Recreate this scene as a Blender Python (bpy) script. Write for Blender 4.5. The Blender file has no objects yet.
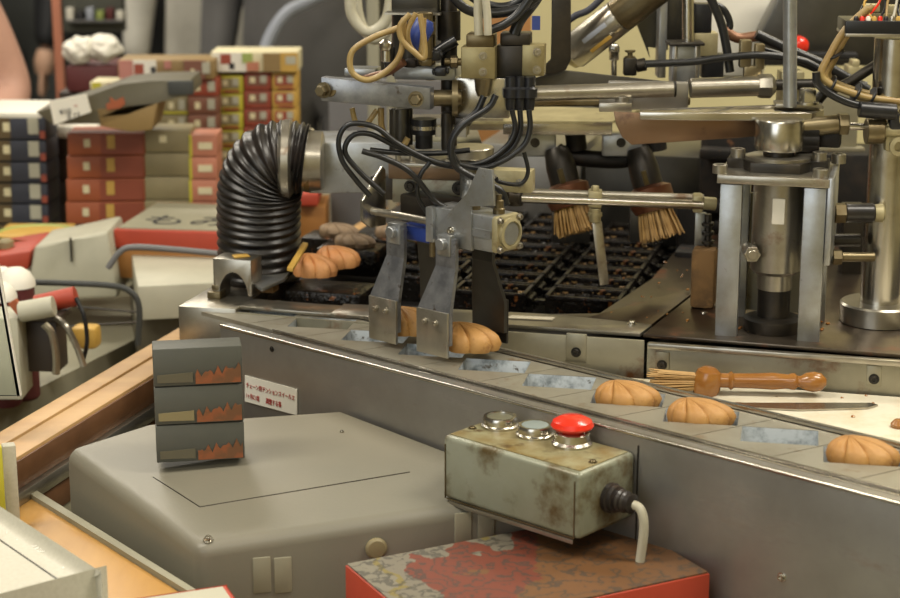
import bpy, bmesh, math, random
from mathutils import Vector, Matrix, noise
random.seed(7)
SC = bpy.context.scene
COL = SC.collection
# ---------------------------------------------------------------- camera
F = 1800.0
PIT = math.radians(14)
CAMZ = 1.5
cam_d = bpy.data.cameras.new('camera'); cam = bpy.data.objects.new('camera', cam_d); COL.objects.link(cam)
cam.location = (0, 0, CAMZ); cam.rotation_euler = (math.radians(90) - PIT, 0, 0)
cam_d.sensor_width = 36; cam_d.lens = F * 36 / 900; cam_d.clip_start = .05
cam_d.dof.use_dof = True; cam_d.dof.focus_distance = 1.78; cam_d.dof.aperture_fstop = 7.5
SC.camera = cam

def ray(px, py):
    u = (299 - py) / F
    return Vector(((px - 450) / F, math.cos(PIT) + u * math.sin(PIT), -math.sin(PIT) + u * math.cos(PIT)))
def U(px, py, z):
    d = ray(px, py); return Vector((0, 0, CAMZ)) + d * ((z - CAMZ) / d.z)
def P(px, py, y):
    d = ray(px, py); return Vector((0, 0, CAMZ)) + d * (y / d.y)

# ---------------------------------------------------------------- materials
def mat(name, col, rough=.5, metal=0., n=None, n2=None, bump=0., bscale=40, emit=None, spec=None, coat=0):
    """n / n2 = (scale, low, high, colour, rough_add) noise masks mixed over the base colour"""
    m = bpy.data.materials.new(name); m.use_nodes = True
    nt = m.node_tree; N = nt.nodes; L = nt.links
    b = N['Principled BSDF']
    b.inputs['Roughness'].default_value = rough; b.inputs['Metallic'].default_value = metal
    b.inputs['Base Color'].default_value = (*col, 1)
    if coat: b.inputs['Coat Weight'].default_value = coat; b.inputs['Coat Roughness'].default_value = .15
    if spec is not None: b.inputs['Specular IOR Level'].default_value = spec
    tc = N.new('ShaderNodeTexCoord')
    prev = None
    for k in (n, n2):
        if not k: continue
        t = N.new('ShaderNodeTexNoise'); t.inputs['Scale'].default_value = k[0]; t.inputs['Detail'].default_value = 6
        t.inputs['Roughness'].default_value = .62
        if len(k) > 4:
            mp = N.new('ShaderNodeMapping'); mp.inputs['Scale'].default_value = k[4]
            L.new(tc.outputs['Object'], mp.inputs[0]); L.new(mp.outputs[0], t.inputs['Vector'])
        else: L.new(tc.outputs['Object'], t.inputs['Vector'])
        r = N.new('ShaderNodeMapRange'); r.inputs[1].default_value = k[1]; r.inputs[2].default_value = k[2]
        L.new(t.outputs[0], r.inputs[0])
        mx = N.new('ShaderNodeMix'); mx.data_type = 'RGBA'
        L.new(r.outputs[0], mx.inputs[0])
        if prev is None: mx.inputs[6].default_value = (*col, 1)
        else: L.new(prev, mx.inputs[6])
        mx.inputs[7].default_value = (*k[3], 1)
        prev = mx.outputs[2]
        if metal > .3 and k is n2:
            rr = N.new('ShaderNodeMapRange'); rr.inputs[3].default_value = metal; rr.inputs[4].default_value = metal * .25
            L.new(r.outputs[0], rr.inputs[0]); L.new(rr.outputs[0], b.inputs['Metallic'])
    if prev is not None: L.new(prev, b.inputs['Base Color'])
    if bump:
        t = N.new('ShaderNodeTexNoise'); t.inputs['Scale'].default_value = bscale; t.inputs['Detail'].default_value = 4
        L.new(tc.outputs['Object'], t.inputs['Vector'])
        bp = N.new('ShaderNodeBump'); bp.inputs['Strength'].default_value = bump; bp.inputs['Distance'].default_value = .002
        L.new(t.outputs[0], bp.inputs['Height']); L.new(bp.outputs[0], b.inputs['Normal'])
    if emit:
        b.inputs['Emission Color'].default_value = (*emit[:3], 1); b.inputs['Emission Strength'].default_value = emit[3]
    return m
def srgb(h):
    h = h.lstrip('#'); c = [int(h[i:i+2], 16) / 255 for i in (0, 2, 4)]
    return tuple(x / 12.92 if x < .04045 else ((x + .055) / 1.055) ** 2.4 for x in c)
S = srgb
M = {}
M['panel'] = mat('brushed_steel', S('a5a29c'), .38, .8, (6, .35, .75, S('85817a')), (9, .62, .8, S('6c5a48'), (1, 1, 3)))
M['steel'] = mat('steel', S('b3aea2'), .3, .9, (14, .4, .7, S('8f897c')), (25, .58, .72, S('6b4f34')))
M['steel_clean'] = mat('clean_steel', S('c9c5bb'), .22, .95, (12, .4, .7, S('a39c90')))
M['chrome'] = mat('polished_steel', S('c4c0b6'), .24, 1, (20, .5, .7, S('a89f8e')))
M['plate'] = mat('conveyor_plate', S('9c988a'), .42, .55, (18, .4, .7, S('8a8474')), (40, .6, .75, S('6e5c44')))
M['pocket'] = mat('pocket_coating', S('b4babd'), .5, .3, (60, .45, .65, S('6f7678')), (90, .6, .7, S('4e463a')))
M['deck'] = mat('stained_deck_steel', S('6b6256'), .28, .85, (8, .35, .7, S('493b30')), (22, .58, .68, S('5f3a26')))
M['apron'] = mat('stained_apron_steel', S('a19c88'), .42, .6, (7, .35, .7, S('7f7a68')), (16, .58, .7, S('6b4527')))
M['iron'] = mat('greasy_black_iron', S('2a2622'), .2, .6, (30, .45, .7, S('12100e')), (55, .60, .68, S('7a4c28')), bump=1.0, bscale=140)
M['ironmatte'] = mat('burnt_iron', S('161311'), .6, .3, (20, .5, .7, S('2e241c')), (45, .64, .72, S('7a5030')), bump=.5)
M['residue'] = mat('glint_coloured_batter', S('ab8c5c'), .15, .4, (90, .4, .6, S('4a3420')), coat=.6)  # batter bits in a lightened metallic colour that carries the glints
M['yellowed'] = mat('yellowed_metal', S('9c9068'), .38, .6, (20, .4, .7, S('7c6f4a')), (40, .6, .7, S('54452c')))
M['dark'] = mat('dark_metal', S('34322f'), .4, .7, (20, .4, .7, S('4b443b')))
M['darkbox'] = mat('dark_grey_steel', S('5a5853'), .32, .8, (6, .35, .7, S('3d3b37')))
M['black'] = mat('black_plastic', S('15161a'), .35, 0, (30, .5, .7, S('2a2a2c')))
M['rubber'] = mat('black_rubber', S('1a1817'), .33, 0, (18, .45, .7, S('2d2622')), (12, .6, .72, S('4a3527')))
M['cable'] = mat('black_cable', S('1b1c1e'), .3, 0)
M['hose'] = mat('tan_hose', S('a08a58'), .4, 0, (25, .4, .7, S('8c6f42')))
M['palehose'] = mat('pale_hose', S('b9b4a0'), .4, 0, (10, .4, .7, S('9a957f')))
M['brass'] = mat('dull_brass', S('7d7258'), .35, .8, (20, .4, .7, S('5b4c30')))
M['cream'] = mat('cream_cast_aluminium', S('b3a985'), .42, .45, (25, .4, .7, S('938a68')), (40, .6, .72, S('6e5a34')))
M['alu'] = mat('aluminium', S('a6a9ac'), .34, .75, (20, .4, .7, S('8a897e')), (50, .62, .72, S('5f5a50')))
M['zinc'] = mat('spangled_steel_plate', S('9a9ca0'), .36, .75, (35, .4, .65, S('73757a')), (80, .62, .7, S('4d4640')))
M['copper'] = mat('browned_steel_arm', S('8a735c'), .38, .6, (7, .35, .7, S('8a6a50')), (20, .6, .7, S('5b4030')))
M['boxgreen'] = mat('grey_green_enamel', S('8f9282'), .36, .15, (9, .35, .7, S('7c7d66')), (22, .5, .64, S('584a2e')), bump=.2)
M['boxtop'] = mat('grimy_yellowed_enamel', S('94906f'), .4, .2, (30, .35, .65, S('7a6638')), (50, .55, .7, S('554020')))
M['red'] = mat('red_plastic', S('d8301e'), .22, 0, (40, .6, .8, S('e06a4a')), coat=.3)
M['btn'] = mat('grey_button', S('7d8784'), .4, 0)
M['btndark'] = mat('dim_button_face', S('5a5a4a'), .4, 0, (60, .4, .7, S('75705a')))
M['bread'] = mat('baked_cake', S('9e7038'), .6, 0, (28, .35, .7, S('b58a4e')), (60, .6, .75, S('7a4c26')), bump=.25, bscale=160)
M['breadlight'] = mat('golden_cake', S('bb7c48'), .55, 0, (28, .35, .7, S('c8935e')), (60, .6, .75, S('925a2e')), bump=.25, bscale=160)
M['puff'] = mat('burnt_batter', S('6e5a44'), .7, 0, (40, .4, .7, S('8b7458')), (60, .55, .7, S('3a2a1e')), bump=.6)
M['wood'] = mat('varnished_brush_wood', S('96652c'), .25, 0, (12, .4, .7, S('7d4a1e'), (1, 1, 6)), coat=.4)
M['rail'] = mat('pale_wood', S('b89462'), .45, 0, (4, .35, .7, S('a58054'), (1, 6, 6)))
M['raildark'] = mat('brown_wood', S('6b4a30'), .45, 0, (5, .35, .7, S('543822'), (1, 5, 5)))
M['plank'] = mat('orange_wood', S('b58a4a'), .4, 0, (5, .35, .7, S('a67b3e'), (5, 1, 5)))
M['case'] = mat('warm_grey_reflection', S('737063'), .42, 0, (3, .35, .7, S('7d7767')), bump=.05, bscale=300)
M['ivory'] = mat('ivory_plastic', S('bdb9a9'), .42, 0, (300, .4, .7, S('b3af9e')))
M['white'] = mat('white_paper', S('ddd9cc'), .6, 0)
M['counter'] = mat('counter_laminate', S('7f7b66'), .4, 0, (3, .35, .7, S('757058')))
M['wall'] = mat('cream_wall', S('cdc396'), .7, 0, (2, .35, .7, S('bfb588')))
M['wallgrey'] = mat('grey_wall', S('77746c'), .7, 0, (2, .35, .7, S('66635b')))
M['floor'] = mat('floor_tile', S('6f6a60'), .4, 0, (3, .4, .7, S('5f5a50')))
M['ceiling'] = mat('ceiling_board', S('cfcabd'), .8, 0, (2, .4, .7, S('c4bfb2')))
M['bristle'] = mat('bristle', S('b8955c'), .55, 0, (60, .4, .7, S('a37c42')))
M['ferrule'] = mat('rusty_copper_skirt', S('80604a'), .4, .5, (15, .4, .7, S('6f3c24')))
M['rust'] = mat('rusty_block', S('8a683e'), .75, .1, (25, .4, .7, S('4b3a2a')), (40, .55, .7, S('a07a4a')), bump=.5)
M['tray'] = mat('cream_tray', S('cfc8b4'), .5, 0, (30, .5, .75, S('c0b496')), (60, .68, .75, S('7a5226')))
M['blue'] = mat('blue_plastic', S('2b3f86'), .4, 0)
M['redink'] = mat('red_ink', S('a83a34'), .6, 0)
M['ink'] = mat('black_ink', S('2b2a2c'), .6, 0)
M['whiteink'] = mat('white_ink', S('f0efe8'), .6, 0, emit=None)
M['printdim'] = mat('dim_orange_print', S('8a5030'), .5, 0, (60, .45, .6, S('6e4a30')))
for k, c in dict(navy='31333f', brownc='5b4a2c', orange='9c5230', orangeb='88422a', olive='877c5a', pinkc='b4796e', peach='d79a72', yellow='bdb435', ycream='d6cca6', redc='964632', brown2='7d5240',
                 tan='8d7448', kraft='9a6a34', redbox='a83e28', beige='b0ad9a', beige2='8f8b76', darkbrown='3c322a', greygreen='50514a', gold='c09a48', khaki='5e5948',
                 lime='9aa85c', maroon='5e2a2a', pinkcloth='c79a86', coat1='3a3c3a', coat2='1e1f22', coat3='d8d5ca', coat4='6f6e6e', strap='a8aebb', skin='c19a80', hair='1c1816', jeans='2c3550', salmon='b9785e').items():
    M[k] = mat(k, S('#' + c), .55, 0, (12, .4, .7, tuple(x * .85 for x in S('#' + c))))

# ---------------------------------------------------------------- mesh helpers
def rotz(a): return Matrix.Rotation(math.radians(a), 3, 'Z')
def new(): return bmesh.new()
def box(b, c, s, R=None, bev=0, seg=2):
    R = R or Matrix.Identity(3)
    r = bmesh.ops.create_cube(b, size=1)
    vs = r['verts']
    for v in vs: v.co = Vector(c) + R @ Vector((v.co.x * s[0], v.co.y * s[1], v.co.z * s[2]))
    if bev:
        es = list({e for v in vs for e in v.link_edges})
        bmesh.ops.bevel(b, geom=es, offset=bev, segments=seg, profile=.5, affect='EDGES')
def axisM(d):
    d = Vector(d).normalized(); return d.to_track_quat('Z', 'Y').to_matrix()
def lathe(b, base, d, prof, seg=28):
    """prof: (radius, height along d)"""
    R = axisM(d); base = Vector(base); rings = []
    for r, h in prof:
        if r < 1e-6: rings.append([b.verts.new(base + R @ Vector((0, 0, h)))])
        else: rings.append([b.verts.new(base + R @ Vector((r * math.cos(2 * math.pi * k / seg), r * math.sin(2 * math.pi * k / seg), h))) for k in range(seg)])
    for A, B in zip(rings, rings[1:]):
        for k in range(seg):
            k2 = (k + 1) % seg
            if len(A) == 1 and len(B) == 1: continue
            if len(A) == 1: b.faces.new((A[0], B[k], B[k2]))
            elif len(B) == 1: b.faces.new((A[k], A[k2], B[0]))
            else: b.faces.new((A[k], A[k2], B[k2], B[k]))
    if len(rings[0]) > 1: b.faces.new(rings[0])
    if len(rings[-1]) > 1: b.faces.new(rings[-1])
def cyl(b, p0, p1, r, r1=None, seg=24, ch=.0008):
    p0 = Vector(p0); p1 = Vector(p1); h = (p1 - p0).length; r1 = r if r1 is None else r1
    ch = min(ch, h * .2, r * .3, max(r1, 1e-4) * .3)
    lathe(b, p0, p1 - p0, [(r - ch, 0), (r, ch), (r1, h - ch), (r1 - ch, h)], seg)
def spline(pts, n=8):
    pts = [Vector(p) for p in pts]
    if len(pts) < 3: return pts
    out = []
    q = [pts[0] * 2 - pts[1]] + pts + [pts[-1] * 2 - pts[-2]]
    for i in range(1, len(q) - 2):
        a, c, d, e = q[i-1], q[i], q[i+1], q[i+2]
        for k in range(n):
            t = k / n
            out.append(.5 * ((2*c) + (d - a) * t + (2*a - 5*c + 4*d - e) * t*t + (3*c - a - 3*d + e) * t**3))
    out.append(pts[-1]); return out
def tube(b, pts, r, seg=10, n=8, rf=None):
    q = spline(pts, n); rings = []
    up = Vector((0, 0, 1)); nrm = None
    for i, p in enumerate(q):
        t = (q[min(i+1, len(q)-1)] - q[max(i-1, 0)]).normalized()
        if nrm is None:
            nrm = t.cross(up)
            if nrm.length < .1: nrm = t.cross(Vector((0, 1, 0)))
            nrm.normalize()
        nrm = (nrm - t * nrm.dot(t)).normalized(); bn = t.cross(nrm)
        rr = rf(i / (len(q) - 1)) if rf else r
        rings.append([b.verts.new(p + nrm * (rr * math.cos(2*math.pi*k/seg)) + bn * (rr * math.sin(2*math.pi*k/seg))) for k in range(seg)])
    for A, B in zip(rings, rings[1:]):
        for k in range(seg): b.faces.new((A[k], A[(k+1) % seg], B[(k+1) % seg], B[k]))
    b.faces.new(rings[0]); b.faces.new(rings[-1])
def prism(b, poly, vec, bev=0):
    vec = Vector(vec); A = [b.verts.new(Vector(p)) for p in poly]; B = [b.verts.new(Vector(p) + vec) for p in poly]
    n = len(A); f1 = b.faces.new(A); f2 = b.faces.new(list(reversed(B)))
    for k in range(n): b.faces.new((A[k], B[k], B[(k+1) % n], A[(k+1) % n]))
    if bev:
        es = list({e for v in A + B for e in v.link_edges})
        bmesh.ops.bevel(b, geom=es, offset=bev, segments=2, profile=.5, affect='EDGES')
def bolt(b, p, d, r=.004, h=.004, sock=True):
    p = Vector(p); d = Vector(d).normalized()
    lathe(b, p, d, [(r*1.5, 0), (r*1.5, h*.25), (r*1.05, h*.26), (r*1.05, h*1.0), (r*.95, h*1.15), (r*.55, h*1.15), (r*.5, h*.7), (0, h*.7)], 18)
def hexbolt(b, p, d, r=.005, h=.005):
    p = Vector(p); d = Vector(d).normalized()
    lathe(b, p, d, [(r*1.35, 0), (r*1.35, h*.2)], 20)
    lathe(b, p + d*h*.2, d, [(r, 0), (r, h*.8), (r*.8, h)], 6)

def finish(b, o=None):
    bmesh.ops.recalc_face_normals(b, faces=b.faces)
def obj(name, b, m, parent=None, label=None, sharp=35, smooth=True):
    finish(b)
    ca = math.radians(sharp)
    for f in b.faces: f.smooth = smooth
    for e in b.edges:
        if len(e.link_faces) == 2:
            e.smooth = e.calc_face_angle(0) < ca
    me = bpy.data.meshes.new(name)
    if parent is None:
        xs = [v.co for v in b.verts]
        c = Vector(((min(v.x for v in xs) + max(v.x for v in xs)) / 2, (min(v.y for v in xs) + max(v.y for v in xs)) / 2, min(v.z for v in xs)))
    else:
        c = Vector(parent.get('_o', (0, 0, 0)))
    for v in b.verts: v.co -= c
    b.to_mesh(me); b.free(); me.materials.append(M[m] if isinstance(m, str) else m)
    o = bpy.data.objects.new(name, me); COL.objects.link(o)
    if parent is None: o.location = c
    else: o.parent = parent
    o['_o'] = tuple(c)
    if label: o['label'] = label
    return o
def thing(name, label, cat, loc=(0, 0, 0), group=None):
    o = bpy.data.objects.new(name, None); COL.objects.link(o); o.empty_display_size = .02
    o.location = loc; o['_o'] = tuple(loc); o['label'] = label; o['category'] = cat
    if group: o['group'] = group
    return o
def tag(o, label, cat, group=None, kind=None):
    if label: o['label'] = label
    if cat: o['category'] = cat
    if group: o['group'] = group
    if kind: o['kind'] = kind
    return o
def struct(name, b, m, label=None):
    o = obj(name, b, m); o['kind'] = 'structure'
    if label: o['label'] = label
    return o
def dup(root, loc, label=None, rz=None, group=None, first=[None]):
    r = root.copy(); COL.objects.link(r); r.location = loc
    if rz is not None: r.rotation_euler.z = math.radians(rz)
    if label: r['label'] = label
    if group: r['group'] = group
    for ch in list(root.children):
        c = ch.copy(); COL.objects.link(c); c.parent = r
        for g in ch.children:
            d = g.copy(); COL.objects.link(d); d.parent = c
    return r

def proj(p):
    d = Vector(p) - Vector((0, 0, CAMZ)); dep = d.y*math.cos(PIT) - d.z*math.sin(PIT)
    return 450 + F*d.x/dep, 299 - F*(d.y*math.sin(PIT) + d.z*math.cos(PIT))/dep
def kx(py, y): return y / ray(450, py).y / F       # metres per pixel at world depth y
def boxpx(b, x0, y0, x1, y1, Y, depth, rot=0, bev=0, seg=2):
    """box whose front face spans the given extent at depth Y, turned rot degrees about its front centre"""
    c = P((x0+x1)/2, (y0+y1)/2, Y); w = abs(x1-x0) * kx((y0+y1)/2, Y) / max(.3, math.cos(math.radians(rot)))
    h = P(450, y0, Y).z - P(450, y1, Y).z
    R = rotz(rot)
    c = Vector((c.x, Y, (P(450, y0, Y).z + P(450, y1, Y).z) / 2)) + R @ Vector((0, depth/2, 0))
    box(b, c, (w, depth, h), R, bev, seg)
    return c, (w, depth, h), R
DR = -15.0                                     # the machine bench is turned 15 degrees
E1 = rotz(DR) @ Vector((1, 0, 0)); E2 = rotz(DR) @ Vector((0, 1, 0)); EZ = Vector((0, 0, 1))

# ---------------------------------------------------------------- text helper (lettering as mesh)
def text(parent, s, m, size, origin, xdir, updir, name='lettering', ext=.0002, align='LEFT', sx=1, label=None):
    cu = bpy.data.curves.new(name, 'FONT'); cu.body = s; cu.size = size; cu.extrude = ext; cu.align_x = align
    o = bpy.data.objects.new(name, cu); COL.objects.link(o)
    bpy.context.view_layer.update()
    me = bpy.data.meshes.new_from_object(o.evaluated_get(bpy.context.evaluated_depsgraph_get()))
    bpy.data.objects.remove(o)
    x = Vector(xdir).normalized(); u = Vector(updir); u = (u - x * u.dot(x)).normalized(); nn = x.cross(u)
    off = Vector(parent['_o'])
    for v in me.vertices: v.co = Vector(origin) + x * v.co.x * sx + u * v.co.y + nn * v.co.z - off
    me.materials.clear(); me.materials.append(M[m])
    t = bpy.data.objects.new(name, me); COL.objects.link(t); t.parent = parent; t['_o'] = tuple(off)
    if label: t['label'] = label
    return t
#@@PART
# ================================================================ ROOM
def room():
    CT = .79
    b = new(); box(b, (0, 3, -.05), (8, 9, .1)); struct('floor', b, 'floor')
    b = new(); box(b, (0, 3, 3.05), (8, 9, .1)); struct('ceiling', b, 'ceiling')
    b = new(); box(b, (-4.05, 3, 1.5), (.1, 9, 3)); struct('wall_left', b, 'wallgrey')
    b = new(); box(b, (4.05, 3, 1.5), (.1, 9, 3)); struct('wall_right', b, 'wall')
    b = new(); box(b, (0, 7.55, 1.5), (8, .1, 3)); struct('wall_back', b, 'wallgrey')
    b = new(); box(b, (0, -1.55, 1.5), (8, .1, 3)); struct('wall_front', b, 'wall')
    b = new(); box(b, (P(443, 60, 3.35).x + 1.2, 3.4, 1.5), (2.4, .1, 3)); struct('wall_partition', b, 'wall')
    # counter and display table
    rA = U(-8, 450, CT); rB = U(248, 312, CT)
    d = (rB - rA).normalized(); s0 = rA - d * 1.2; s1 = rA + d * 1.35
    poly = [s0, Vector((1.6, s0.y, CT)), Vector((1.6, 3.2, CT)), Vector((s1.x, 3.2, CT)), s1]
    b = new(); prism(b, [Vector((p.x, p.y, 0)) for p in poly], (0, 0, CT)); 
    tag(obj('counter', b, 'counter'), 'grey green laminate counter carrying the whole baking machine', 'counter')
    n = Vector((-d.y, d.x, 0)) * .07
    poly = [rA + n - d*.3, s1 + n, Vector((s1.x + n.x, 4.0, CT)), Vector((-.93, 4.0, CT)), Vector((-.93, (rA + n - d*.3).y, CT))]
    b = new(); prism(b, [Vector((p.x, p.y, 0)) for p in poly], (0, 0, .8))
    tag(obj('display_table', b, 'beige2'), 'long beige display table behind the glass, covered with gift boxes', 'table')
    # lamps on the ceiling
    for i, (x, y) in enumerate([(-1.3, 1.2), (1.3, 1.2), (-1.3, 3.4), (1.3, 2.7), (-1.5, 5.4), (1.2, 5.4), (0, -.4)]):
        L = bpy.data.lights.new('ceiling_lamp', 'AREA'); L.shape = 'RECTANGLE'; L.size = 1.3; L.size_y = .35
        L.energy = [42, 48, 34, 32, 40, 26, 22][i]; L.color = (1, .93, .80)
        o = bpy.data.objects.new('ceiling_lamp', L); COL.objects.link(o); o.location = (x, y, 2.9)
    L = bpy.data.lights.new('shopfront_daylight', 'AREA'); L.shape = 'RECTANGLE'; L.size = 2.6; L.size_y = 1.6; L.energy = 34; L.color = (.86, .93, 1)
    o = bpy.data.objects.new('shopfront_daylight', L); COL.objects.link(o); o.location = (-1.1, -1.35, 1.9); o.rotation_euler = (math.radians(84), 0, math.radians(-20))
    w = bpy.data.worlds.new('world'); SC.world = w; w.use_nodes = True
    w.node_tree.nodes['Background'].inputs[0].default_value = (1, .95, .85, 1); w.node_tree.nodes['Background'].inputs[1].default_value = .07
room()

# ================================================================ ENCLOSURE : wood rails, plank, glass
def enclosure():
    # side rail
    z = .92
    t = thing('wooden_rail', 'long pale wooden rail running back along the left side glass', 'rail', U(0, 445, .92) - Vector((0, 0, .13)))
    A0, A1 = U(-30, 449, z), U(262, 279, z); B0, B1 = U(-30, 486, z), U(262, 309, z)
    ex = (A1 - A0) * .8
    A1 = A1 + ex; B1 = B1 + ex
    def strip(name, f0, f1, z0, z1, m, lab=None):
        b = new(); q = [A0.lerp(B0, f0), A1.lerp(B1, f0), A1.lerp(B1, f1), A0.lerp(B0, f1)]
        prism(b, [Vector((p.x, p.y, z0)) for p in q], (0, 0, z1 - z0), .001); return obj(name, b, m, t, lab)
    strip('top_board', 0, .42, .79, .92, 'rail'); strip('glass_groove', .42, .5, .79, .914, 'raildark', 'dark groove between the boards')
    strip('top_board', .5, 1., .79, .92, 'rail')
    strip('side_board', 1.0, 1.05, .888, .917, 'raildark', 'dark brown facing board')
    strip('steel_strip', 1.0, 1.16, .872, .888, 'steel', 'dull steel strip')
    strip('base_board', 1.0, 1.08, .842, .872, 'raildark', 'dark brown base board'); strip('lower_panel', 1.0, 1.04, .79, .842, 'counter', 'grey green lower panel')
    # front plank
    t2 = thing('wooden_plank', 'orange wooden plank along the bottom of the front glass', 'plank', U(15, 510, .875) - Vector((0, 0, .085)))
    b = new(); PZ = .875; q = [U(14, 487, PZ), U(215, 614, PZ), U(150, 640, PZ), U(16, 534, PZ)]
    prism(b, [Vector((p.x, p.y, .79)) for p in q], (0, 0, .085), .001); obj('board', b, 'plank', t2)
    b = new(); q = [U(16, 482, PZ), U(219, 609, PZ), U(215, 613, PZ), U(12, 487, PZ)]
    prism(b, [Vector((p.x, p.y, .79)) for p in q], (0, 0, .09)); obj('glass_channel', b, 'beige2', t2, 'thin greyish glazing channel')
    # corner post
    b = new(); boxpx(b, 7, 446, 19, 570, 1.60, .012, 20, .001)
    o = obj('corner_post', b, 'ivory'); tag(o, 'short pale plastic corner post where the two wooden rails meet', 'post')
    b = new(); boxpx(b, -6, 448, 6, 590, 1.58, .012, 20, .001)
    o = obj('yellow_post', b, 'yellow'); tag(o, 'yellow strip of post at the left end of the orange plank', 'post')
    # acrylic sheet
    b = new(); p0, p1 = P(-26, 265, 1.72), P(20, 396, 1.72)
    q = [P(-60, 250, 1.72), P(-6, 250, 1.72), P(20, 396, 1.72), P(-60, 396, 1.72)]
    prism(b, q, (0, .004, 0)); 
    g = bpy.data.materials.new('clear_acrylic'); g.use_nodes = True; nt = g.node_tree; pb = nt.nodes['Principled BSDF']
    pb.inputs['Transmission Weight'].default_value = 1; pb.inputs['Roughness'].default_value = .02; pb.inputs['IOR'].default_value = 1.2; pb.inputs['Base Color'].default_value = (.9, .95, .92, 1)
    M['acrylic'] = g
    o = obj('acrylic_sheet', b, 'acrylic'); tag(o, 'clear acrylic sheet with a slanted bright edge at the far left', 'sheet')
    b = new(); prism(b, [P(-8, 250, 1.72), P(-4, 250, 1.72), P(21, 396, 1.72), P(17, 396, 1.72)], (0, .005, 0)); obj('polished_edge', b, 'white', o, 'whitish polished edge')
enclosure()

# ================================================================ CONVEYOR
CA = U(220, 325, 1.0); CB = U(900, 503, 1.0); CU = (CB - CA).normalized(); CV = Vector((-CU.y, CU.x, 0))
CANG = math.degrees(math.atan2(CU.y, CU.x)); RC = rotz(CANG)
def FC(u, v, z): p = CA + CU * u + CV * v; return Vector((p.x, p.y, z))
def uvof(px, py, z=1.0):
    d = U(px, py, z) - CA; return d.dot(CU), d.dot(CV)
PU0, PV = uvof(558, 382); PV = (PV + uvof(788, 437)[1]) / 2
PITCH = (uvof(870, 458)[0] - uvof(375, 339)[0]) / 7
PANG = 31.0
def rail_v(px, py): return uvof(px, py)[1]
VF = .0215; VB = .1185; LEN = 1.15
def conveyor():
    t = thing('cake_conveyor', 'long stainless steel conveyor of pocketed plates running diagonally across the machine front', 'conveyor', FC(.3, .05, .79))
    # front panel: folded sheet with top flange
    b = new(); box(b, FC(LEN/2, .0012, .79 + .105), (LEN, .0024, .21), RC, .0006)
    box(b, FC(LEN/2, VF*.33, .9988), (LEN, VF*.66, .0024), RC, .0006)
    obj('front_panel', b, 'panel', t)
    b = new(); cyl(b, FC(0, .0008, .9992), FC(LEN, .0008, .9992), .0019, seg=12); obj('edge_highlight', b, 'steel_clean', t, 'added bright bead for the top edge highlight')  # bead of brighter steel added as the highlight along the panel edge
    # seam of the panel, screw and rivets
    b = new(); box(b, FC(uvof(643, 433)[0], -.0004, .79 + .1), (.0012, .0012, .2), RC); obj('panel_seam', b, 'dark', t, 'thin dark seam')
    b = new()
    for px, py in ((782, 577),):
        d = ray(px, py); o0 = Vector((0, 0, CAMZ)); k = (CA - o0).dot(CV) / d.dot(CV); bolt(b, o0 + d*k, -CV, .0028, .003)
    obj('panel_screw', b, 'chrome', t)
    b = new()
    d = ray(272, 349); k = (CA - Vector((0, 0, CAMZ))).dot(CV) / d.dot(CV); bolt(b, Vector((0, 0, CAMZ)) + d*k, -CV, .002, .0015); obj('panel_screw', b, 'dark', t)
    # guide rails
    for v, w, z, nm in ((VF - .0035, .0035, .9965, 'guide_rail'), (VF + .001, .002, .999, 'guide_rail'), (VB + .0025, .002, 1.0015, 'guide_rail')):
        b = new(); box(b, FC(.03 + LEN/2, v, z), (LEN - .06, w, .006), RC, .0006); obj(nm, b, 'steel_clean', t)
    b = new(); box(b, FC(.09 + LEN/2, VB + .0115, .9985), (LEN - .18, .015, .003), RC, .0006); obj('back_flange', b, 'steel', t)
    b = new(); box(b, FC(.09 + LEN/2, VB + .019, .90), (LEN - .18, .003, .19), RC, .0006); obj('back_panel', b, 'panel', t)
    b = new(); box(b, FC(LEN/2, (VF+VB)/2, .955), (LEN, VB - VF, .004), RC); obj('bed', b, 'dark', t)
    # plates
    s = math.tan(math.radians(17)); W = (VB - VF)
    ca, sa = math.cos(math.radians(PANG)), math.sin(math.radians(PANG))
    for k in range(-7, 9):
        uc = PU0 + k * PITCH
        if uc < -.02 or uc > LEN - .05: continue
        b = new(); vm = (VF + VB) / 2; h = PITCH / 2 - .0006
        out = []
        for du, v in ((-h, VF + .003), (h, VF + .003), (h, VB), (-h, VB)):
            out.append((uc + du + (v - PV) * s, v))
        a, c = .0334, .0212
        def rect(a, c, z, dv=0): return [FC(uc + x*ca + y*sa, PV + x*sa - y*ca + dv, z) for x, y in ((-a, c), (a, c), (a, -c), (-a, -c))]
        O = [b.verts.new(FC(u, v, 1.0)) for u, v in out]; O2 = [b.verts.new(FC(u, v, .9955)) for u, v in out]
        I = [b.verts.new(p) for p in rect(a, c, 1.0)]
        es = [b.edges.new((O[i], O[(i+1) % 4])) for i in range(4)] + [b.edges.new((I[i], I[(i+1) % 4])) for i in range(4)]
        bmesh.ops.triangle_fill(b, use_beauty=True, edges=es)
        for f in list(b.faces):          # drop a face inside the hole if one was filled
            if all(v in I for v in f.verts): b.faces.remove(f)
        for i in range(4): b.faces.new((O[i], O[(i+1) % 4], O2[(i+1) % 4], O2[i]))
        pl = obj('conveyor_plate', b, 'plate', t)
        b = new(); I1 = [b.verts.new(p) for p in rect(a, c, .9998)]; I2 = [b.verts.new(p) for p in rect(a*.93, c*.80, .978)]
        for i in range(4): b.faces.new((I1[i], I1[(i+1) % 4], I2[(i+1) % 4], I2[i]))
        b.faces.new(I2)
        # the walls also have thickness outside
        obj('pocket', b, 'pocket', pl, 'bluish grey recessed pocket')
    # notice label
    d0 = []
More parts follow.
